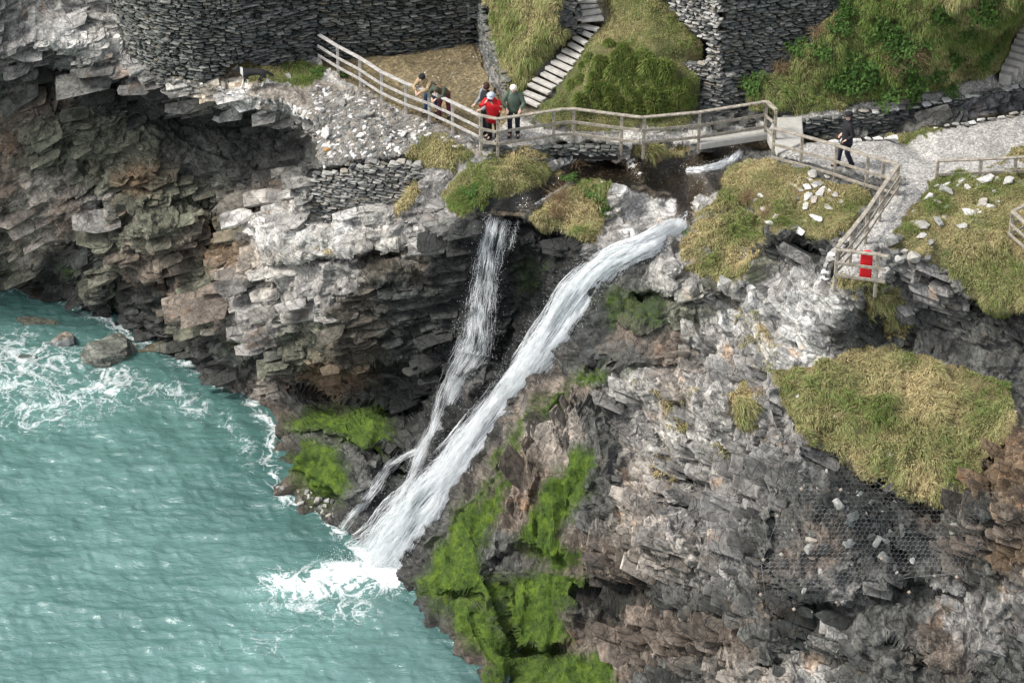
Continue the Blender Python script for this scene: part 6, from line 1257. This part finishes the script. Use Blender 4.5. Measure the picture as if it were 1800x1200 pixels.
def person(label, foot, rz, pose, jacket, trousers, hair=None, hat=None, scale=1.0, camo=False, vest=None, hairlen=.0, grp=None, hem=.10):
    J = {k: Vector(v) for k, v in pose.items()}
    def mid(a, b, t=.5): return J[a].lerp(J[b], t)
    nodes = {'pelvis': (J['pelvis'], (.14, .10)), 'spine': (mid('pelvis', 'chest'), (.12, .09)), 'chest': (J['chest'], (.15, .10)), 'neck': (J['neck'], .055), 'jaw': (J['neck'].lerp(J['head'], .55), .062), 'head': (J['head'], (.078, .092)), 'crown': (J['head'] + Vector((0, .01, .075)), (.066, .078)), 'nose': (J['head'] + (J['face'] * .098) + Vector((0, 0, -.01)), .012)}
    edges = [('pelvis', 'spine'), ('spine', 'chest'), ('chest', 'neck'), ('neck', 'jaw'), ('jaw', 'head'), ('head', 'crown'), ('head', 'nose')]
    for s in ('l', 'r'):
        nodes.update({s + 'hip': (J[s + 'hip'], .085), s + 'knee': (J[s + 'knee'], .055), s + 'ankle': (J[s + 'ankle'], .040), s + 'toe': (J[s + 'toe'], .035), s + 'sh': (J[s + 'sh'], .055), s + 'elb': (J[s + 'elb'], .038), s + 'wr': (J[s + 'wr'], .026), s + 'palm': (J[s + 'wr'].lerp(J[s + 'hand'], .6), (.036, .018))})
        edges += [('pelvis', s + 'hip'), (s + 'hip', s + 'knee'), (s + 'knee', s + 'ankle'), (s + 'ankle', s + 'toe'), ('chest', s + 'sh'), (s + 'sh', s + 'elb'), (s + 'elb', s + 'wr'), (s + 'wr', s + 'palm')]
        hd = (J[s + 'hand'] - J[s + 'wr']).normalized(); sd_ = hd.cross(Vector((0, 0, 1))); sd_ = sd_.normalized() if sd_.length > .1 else Vector((1, 0, 0)); pb = nodes[s + 'palm'][0]
        for k, (o_, ln_) in enumerate([(-.028, .062), (-.010, .074), (.009, .070), (.027, .055)]):
            a = pb + sd_ * o_ + hd * .02; b = a + hd * ln_ * .6 + Vector((0, 0, -.012)); c = b + hd * ln_ * .35 + Vector((0, 0, -.03))
            nodes[s + f'f{k}a'] = (a, .009); nodes[s + f'f{k}b'] = (b, .008); nodes[s + f'f{k}c'] = (c, .007); edges += [(s + 'palm', s + f'f{k}a'), (s + f'f{k}a', s + f'f{k}b'), (s + f'f{k}b', s + f'f{k}c')]
        t = pb - sd_ * .035 - hd * .01; nodes[s + 'th'] = (t, .010); nodes[s + 'th2'] = (t - sd_ * .018 + hd * .03, .008); edges += [(s + 'palm', s + 'th'), (s + 'th', s + 'th2')]
    body = skin('person', nodes, edges, SKINM, None, 1); tag(body, label, 'person', grp)
    f_ = J['face'].copy(); f_.z = 0; f_.normalize(); yk = J['lsh'].lerp(J['rsh'], .5) + Vector((0, 0, .0)); ax = (J['rsh'] - J['lsh']).normalized()
    loft('jacket', [(J['pelvis'] + Vector((0, 0, -hem)), .205, .155), (J['pelvis'] + Vector((0, 0, -.02)), .195, .145), (mid('pelvis', 'chest', .5), .185, .135), (J['chest'] + Vector((0, 0, -.02)), .21, .145), (yk + Vector((0, 0, -.03)), .215, .125), (yk.lerp(J['neck'], .45) + Vector((0, 0, .02)), .15, .10), (J['neck'] + Vector((0, 0, -.01)), .078, .08), (J['neck'] + Vector((0, 0, .03)), .072, .075)], jacket, body, ax)
    for s in ('l', 'r'):
        c_ = J[s + 'elb'].lerp(J[s + 'wr'], .93)
        loft('sleeve', [(J[s + 'sh'].lerp(yk, .35), .085, .085), (J[s + 'sh'] + Vector((0, 0, -.01)), .085, .085), (J[s + 'sh'].lerp(J[s + 'elb'], .5), .070, .070), (J[s + 'elb'], .062, .062), (J[s + 'elb'].lerp(J[s + 'wr'], .5), .054, .054), (c_, .046, .046)], vest or jacket, body, Vector((0, 1, .1)))
        loft('trouser_leg', [(J[s + 'hip'] + Vector((0, 0, .07)), .11, .115), (J[s + 'hip'], .105, .11), (J[s + 'hip'].lerp(J[s + 'knee'], .5), .088, .09), (J[s + 'knee'], .07, .073), (J[s + 'knee'].lerp(J[s + 'ankle'], .6), .066, .070), (J[s + 'ankle'] + Vector((0, 0, .0)), .066, .072)], trousers, body, Vector((1, 0, 0)))
        t_ = J[s + 'toe'] - J[s + 'ankle']; t_.z = 0; t_.normalize()
        loft('shoe', [(J[s + 'ankle'] - t_ * .06 + Vector((0, 0, -.05)), .035, .04), (J[s + 'ankle'] + Vector((0, 0, -.045)), .05, .055), (J[s + 'ankle'] + t_ * .10 + Vector((0, 0, -.06)), .05, .042), (J[s + 'ankle'] + t_ * .19 + Vector((0, 0, -.068)), .035, .028)], CH['shoe'], body, t_.cross(Vector((0, 0, 1))))
    fh = J['face']; top = J['head'] + Vector((0, 0, .045)) - fh * .03
    def ell(name, c, sx, sy, sz, mat):
        bm = bmesh.new(); bmesh.ops.create_icosphere(bm, subdivisions=2, radius=1); r_ = random.Random(len(label))
        for v_ in bm.verts: v_.co = Vector((v_.co.x * sx, v_.co.y * sy, v_.co.z * sz)) * r_.uniform(.96, 1.05) + c
        return bmobj(name, bm, mat, body, True)
    if hair: ell('hair', top + Vector((0, 0, -.015 - hairlen)), .108, .108, .10 + hairlen, hair)
    if hat:
        ell('hat', top + Vector((0, 0, .012)), .112, .118, .085, hat)
        loft('hat_brim', [(top - fh * .09 + Vector((0, 0, -.015)), .10, .014), (top + Vector((0, 0, -.012)), .125, .014), (top + fh * .15 + Vector((0, 0, -.01)), .07, .010)], hat, body, fh.cross(Vector((0, 0, 1))).normalized())
    ey = J['face'].cross(Vector((0, 0, 1))).normalized()
    for s in (-1, 1):
        bm = bmesh.new(); bmesh.ops.create_icosphere(bm, subdivisions=1, radius=.011); bmesh.ops.translate(bm, vec=J['head'] + J['face'] * .086 + ey * .030 * s + Vector((0, 0, .015)), verts=bm.verts); bmobj('eye', bm, CH['shoe'], body)
    body.location = foot; body.rotation_euler.z = rz; body.scale = (scale,) * 3
    return body
CH['shoe'] = plain('shoe_leather', (.02, .018, .017), .6, .1)
def pose(**k):
    b = dict(pelvis=(0, 0, .94), chest=(0, -.01, 1.27), neck=(0, -.01, 1.47), head=(0, -.03, 1.61), face=(0, -1, 0),
             lhip=(-.10, 0, .88), lknee=(-.11, -.02, .49), lankle=(-.11, .03, .10), ltoe=(-.13, -.13, .04), rhip=(.10, 0, .88), rknee=(.11, -.02, .49), rankle=(.11, .03, .10), rtoe=(.13, -.13, .04),
             lsh=(-.19, 0, 1.39), lelb=(-.25, .02, 1.10), lwr=(-.24, -.14, .88), lhand=(-.23, -.2, .80), rsh=(.19, 0, 1.39), relb=(.25, .02, 1.10), rwr=(.24, -.14, .88), rhand=(.23, -.2, .80))
    b.update(k); b['face'] = Vector(b['face']).normalized(); return b
GREENJ = cloth('green_jacket', (.085, .115, .085)); REDC = cloth('red_coat', (.52, .012, .018), .15); NAVY = cloth('navy_cloth', (.018, .020, .035)); BLACK = cloth('black_cloth', (.014, .014, .017)); JEAN = cloth('denim', (.035, .06, .12)); MAROON = cloth('maroon_cloth', (.14, .035, .05)); GREYC = cloth('grey_cloth', (.22, .23, .24)); OLIVE = cloth('olive_cloth', (.055, .065, .045)); WHITEH = cloth('white_hair', (.72, .69, .64)); BROWNH = cloth('brown_hair', (.045, .022, .015)); BLUEH = cloth('pale_blue_hat', (.38, .42, .48))
m = NT('camouflage'); nn = m.noise(9, 3, .6, m.objpos()); CAMO = m.done(m.ramp(nn, [(.35, (.05, .04, .02)), (.48, (.38, .28, .16)), (.62, (.20, .14, .07)), (.7, (.42, .33, .20))]), .9)
m = NT('brown_camouflage'); nn = m.noise(10, 3, .6, m.objpos()); CAMO2 = m.done(m.ramp(nn, [(.38, (.025, .02, .015)), (.5, (.20, .11, .05)), (.65, (.07, .05, .03))]), .9)
G_ = lambda u, v, z=10.0: V(Pz(u, v, z))
person('white-haired man in a green jacket with both hands on the railing', G_(903, 240), -.1, pose(chest=(0, -.05, 1.26), neck=(0, -.09, 1.46), head=(0, -.15, 1.59), face=(-.15, -1, -.5), lelb=(-.30, -.12, 1.14), lwr=(-.16, -.36, 1.07), lhand=(-.14, -.45, 1.03), relb=(.31, -.12, 1.14), rwr=(.22, -.36, 1.08), rhand=(.20, -.45, 1.04), lsh=(-.19, -.05, 1.38), rsh=(.19, -.05, 1.38)), GREENJ, NAVY, WHITEH, scale=1.02)
person('person in a bright red coat and pale hat holding binoculars to the face', G_(867, 246), -.35, pose(chest=(0, -.06, 1.18), pelvis=(0, 0, .88), neck=(0, -.12, 1.37), head=(0, -.18, 1.49), face=(-.1, -1, -.35), lhip=(-.1, 0, .82), rhip=(.1, 0, .82), lsh=(-.19, -.06, 1.30), rsh=(.19, -.06, 1.30), lelb=(-.30, -.22, 1.18), lwr=(-.10, -.36, 1.38), lhand=(-.06, -.34, 1.46), relb=(.31, -.22, 1.18), rwr=(.10, -.36, 1.38), rhand=(.06, -.34, 1.46)), REDC, BLACK, None, BLUEH, hem=.26)
rc_ = G_(867, 246)
bn = tag(empty('binoculars', rc_ + Vector((-.09, -.36, 1.48))), 'small black binoculars held by the person in red', 'binoculars'); bn.rotation_euler.z = -.35
for s in (-1, 1):
    bm = bmesh.new(); bmesh.ops.create_cone(bm, cap_ends=True, segments=10, radius1=.024, radius2=.03, depth=.11, matrix=Matrix.Translation((s * .034, 0, 0)) @ Matrix.Rotation(math.radians(75), 4, 'X')); bmobj('barrel', bm, BLACK, bn)
person('dark-haired woman in a black padded vest and grey sleeves, looking left', G_(855, 238), -1.0, pose(chest=(0, -.03, 1.22), face=(-.2, -1, -.1), lelb=(-.26, -.05, 1.12), lwr=(-.16, -.28, 1.04), lhand=(-.14, -.36, 1.04), relb=(.26, -.05, 1.12), rwr=(.16, -.28, 1.0), rhand=(.14, -.36, 1.0)), BLACK, BLACK, BROWNH, vest=GREYC, hairlen=.02)
lean = dict(pelvis=(0, .22, .90), chest=(0, -.04, 1.14), neck=(0, -.20, 1.27), head=(0, -.30, 1.36), face=(0, -1, -.6), lhip=(-.1, .22, .84), rhip=(.1, .22, .84), lknee=(-.12, .10, .47), rknee=(.12, .24, .47), lankle=(-.12, .10, .10), rankle=(.12, .34, .10), ltoe=(-.13, -.06, .04), rtoe=(.14, .20, .05),
            lsh=(-.18, -.12, 1.22), rsh=(.18, -.12, 1.22), lelb=(-.24, -.34, 1.06), relb=(.22, -.34, 1.06), lwr=(-.06, -.52, 1.02), rwr=(.08, -.52, 1.02), lhand=(.0, -.58, .98), rhand=(.02, -.58, .98))
person('person with a black beanie and tan camouflage jacket leaning over the left railing', G_(752, 203), -.55, pose(**lean), CAMO, JEAN, BLACK)
person('stooping person in a dark brown patterned jacket and maroon trousers at the left railing', G_(776, 212), -.45, pose(**{**lean, 'head': (0, -.36, 1.22), 'neck': (0, -.24, 1.18), 'chest': (0, -.06, 1.08), 'face': (0, -1, -1)}), CAMO2, MAROON, OLIVE, scale=.94, vest=OLIVE)
person('man in black coat and flat cap walking left along the gravel path', G_(1486, 294), -1.45, pose(face=(0, -1, -.25), lknee=(-.10, -.15, .50), lankle=(-.1, -.20, .10), ltoe=(-.1, -.38, .05), rknee=(.1, .0, .49), rankle=(.1, .16, .13), rtoe=(.1, .02, .04), lelb=(-.25, .08, 1.10), lwr=(-.2, -.12, .96), lhand=(-.17, -.18, .92), relb=(.25, .10, 1.12), rwr=(.2, -.08, .97), rhand=(.17, -.14, .93)), BLACK, NAVY, None, BLACK, 1.03, hem=.20)
# dog: black and white collie walking left
m = NT('dog_fur'); g_ = m.n('TexCoord').outputs['Object']; sx = m.n('SeparateXYZ'); m.t.links.new(g_, sx.inputs[0])
leg = m.ramp(m.math('ADD', sx.outputs['Z'], m.math('MULTIPLY', m.noise(8, 3, .5, g_), .1)), [(.20, 1.0), (.24, 0.0)]); ch = m.ramp(m.math('ADD', sx.outputs['X'], m.math('MULTIPLY', m.noise(9, 3, .5, g_), .08)), [(.0, 0), (1, 1)])
cm = m.math('MULTIPLY', m.math('GREATER_THAN', sx.outputs['X'], -.34), m.math('LESS_THAN', sx.outputs['X'], -.27)); wm = m.math('MAXIMUM', leg, cm)
FUR = m.done(m.mix(wm, (.012, .012, .012), (.68, .66, .62)), .8)
dn = {'rump': ((.26, 0, .44), (.095, .10)), 'belly': ((.08, 0, .43), (.095, .095)), 'ribs': ((-.12, 0, .42), (.115, .125)), 'chestd': ((-.24, 0, .44), (.095, .105)), 'neck': ((-.32, 0, .52), .075), 'skull': ((-.41, 0, .58), .062), 'muz': ((-.49, 0, .545), .034), 'nose': ((-.545, 0, .535), .022), 'earl': ((-.39, -.05, .66), .018), 'earr': ((-.39, .05, .66), .018),
      't1': ((.36, 0, .42), .035), 't2': ((.46, 0, .34), .045), 't3': ((.54, 0, .27), .03)}
de = [('rump', 'belly'), ('belly', 'ribs'), ('ribs', 'chestd'), ('chestd', 'neck'), ('neck', 'skull'), ('skull', 'muz'), ('muz', 'nose'), ('skull', 'earl'), ('skull', 'earr'), ('rump', 't1'), ('t1', 't2'), ('t2', 't3')]
for s, y in (('a', -.075), ('b', .075)):
    f = -.06 if s == 'a' else .06
    dn.update({s + 'h1': ((.27, y, .34), .062), s + 'h2': ((.20 + f, y, .24), .038), s + 'h3': ((.32 + f, y, .14), .024), s + 'h4': ((.28 + f, y, .03), .022), s + 'h5': ((.24 + f, y, .02), .022), s + 'f1': ((-.22, y, .32), .048), s + 'f2': ((-.21 + f, y, .19), .028), s + 'f3': ((-.23 + f * 1.6, y, .03), .021), s + 'f4': ((-.27 + f * 1.6, y, .02), .021)})
    de += [('rump', s + 'h1'), (s + 'h1', s + 'h2'), (s + 'h2', s + 'h3'), (s + 'h3', s + 'h4'), (s + 'h4', s + 'h5'), ('chestd', s + 'f1'), (s + 'f1', s + 'f2'), (s + 'f2', s + 'f3'), (s + 'f3', s + 'f4')]
dog = skin('dog', {k: (Vector(a), b) for k, (a, b) in dn.items()}, de, FUR, None, 2, 'belly'); dog.scale = (1.12, 1.25, 1.08); dog.location = V(Pz(446, 151, 10.03)); dog.rotation_euler.z = .12; tag(dog, 'black and white collie walking left on the ledge below the stone wall', 'dog')
# hill behind, far outside the frame
xs_ = np.linspace(-90, 90, 40); ys_ = np.linspace(20, 80, 16); XX, YY = np.meshgrid(xs_, ys_); ZZ = 15 + (YY - 20) * .32 + 2.5 * fbm(np.stack([XX / 14, YY / 14, XX * 0], -1), 3, 801) - np.clip(-XX - 12, 0, 60) * .3
qq = np.stack([(np.arange(15)[:, None] * 40 + np.arange(39)[None]).ravel() + o_ for o_ in (0, 1, 41, 40)], -1)
tag(mesh_np('hill', np.stack([XX, YY, ZZ], -1).reshape(-1, 3), qq, TURF, None, True, np.tile(np.array([.10, .10, .045]), (XX.size, 1))), 'grassy hillside rising behind the walls', 'hill', None, 'structure')
print('all', round(time.time() - T0, 1))
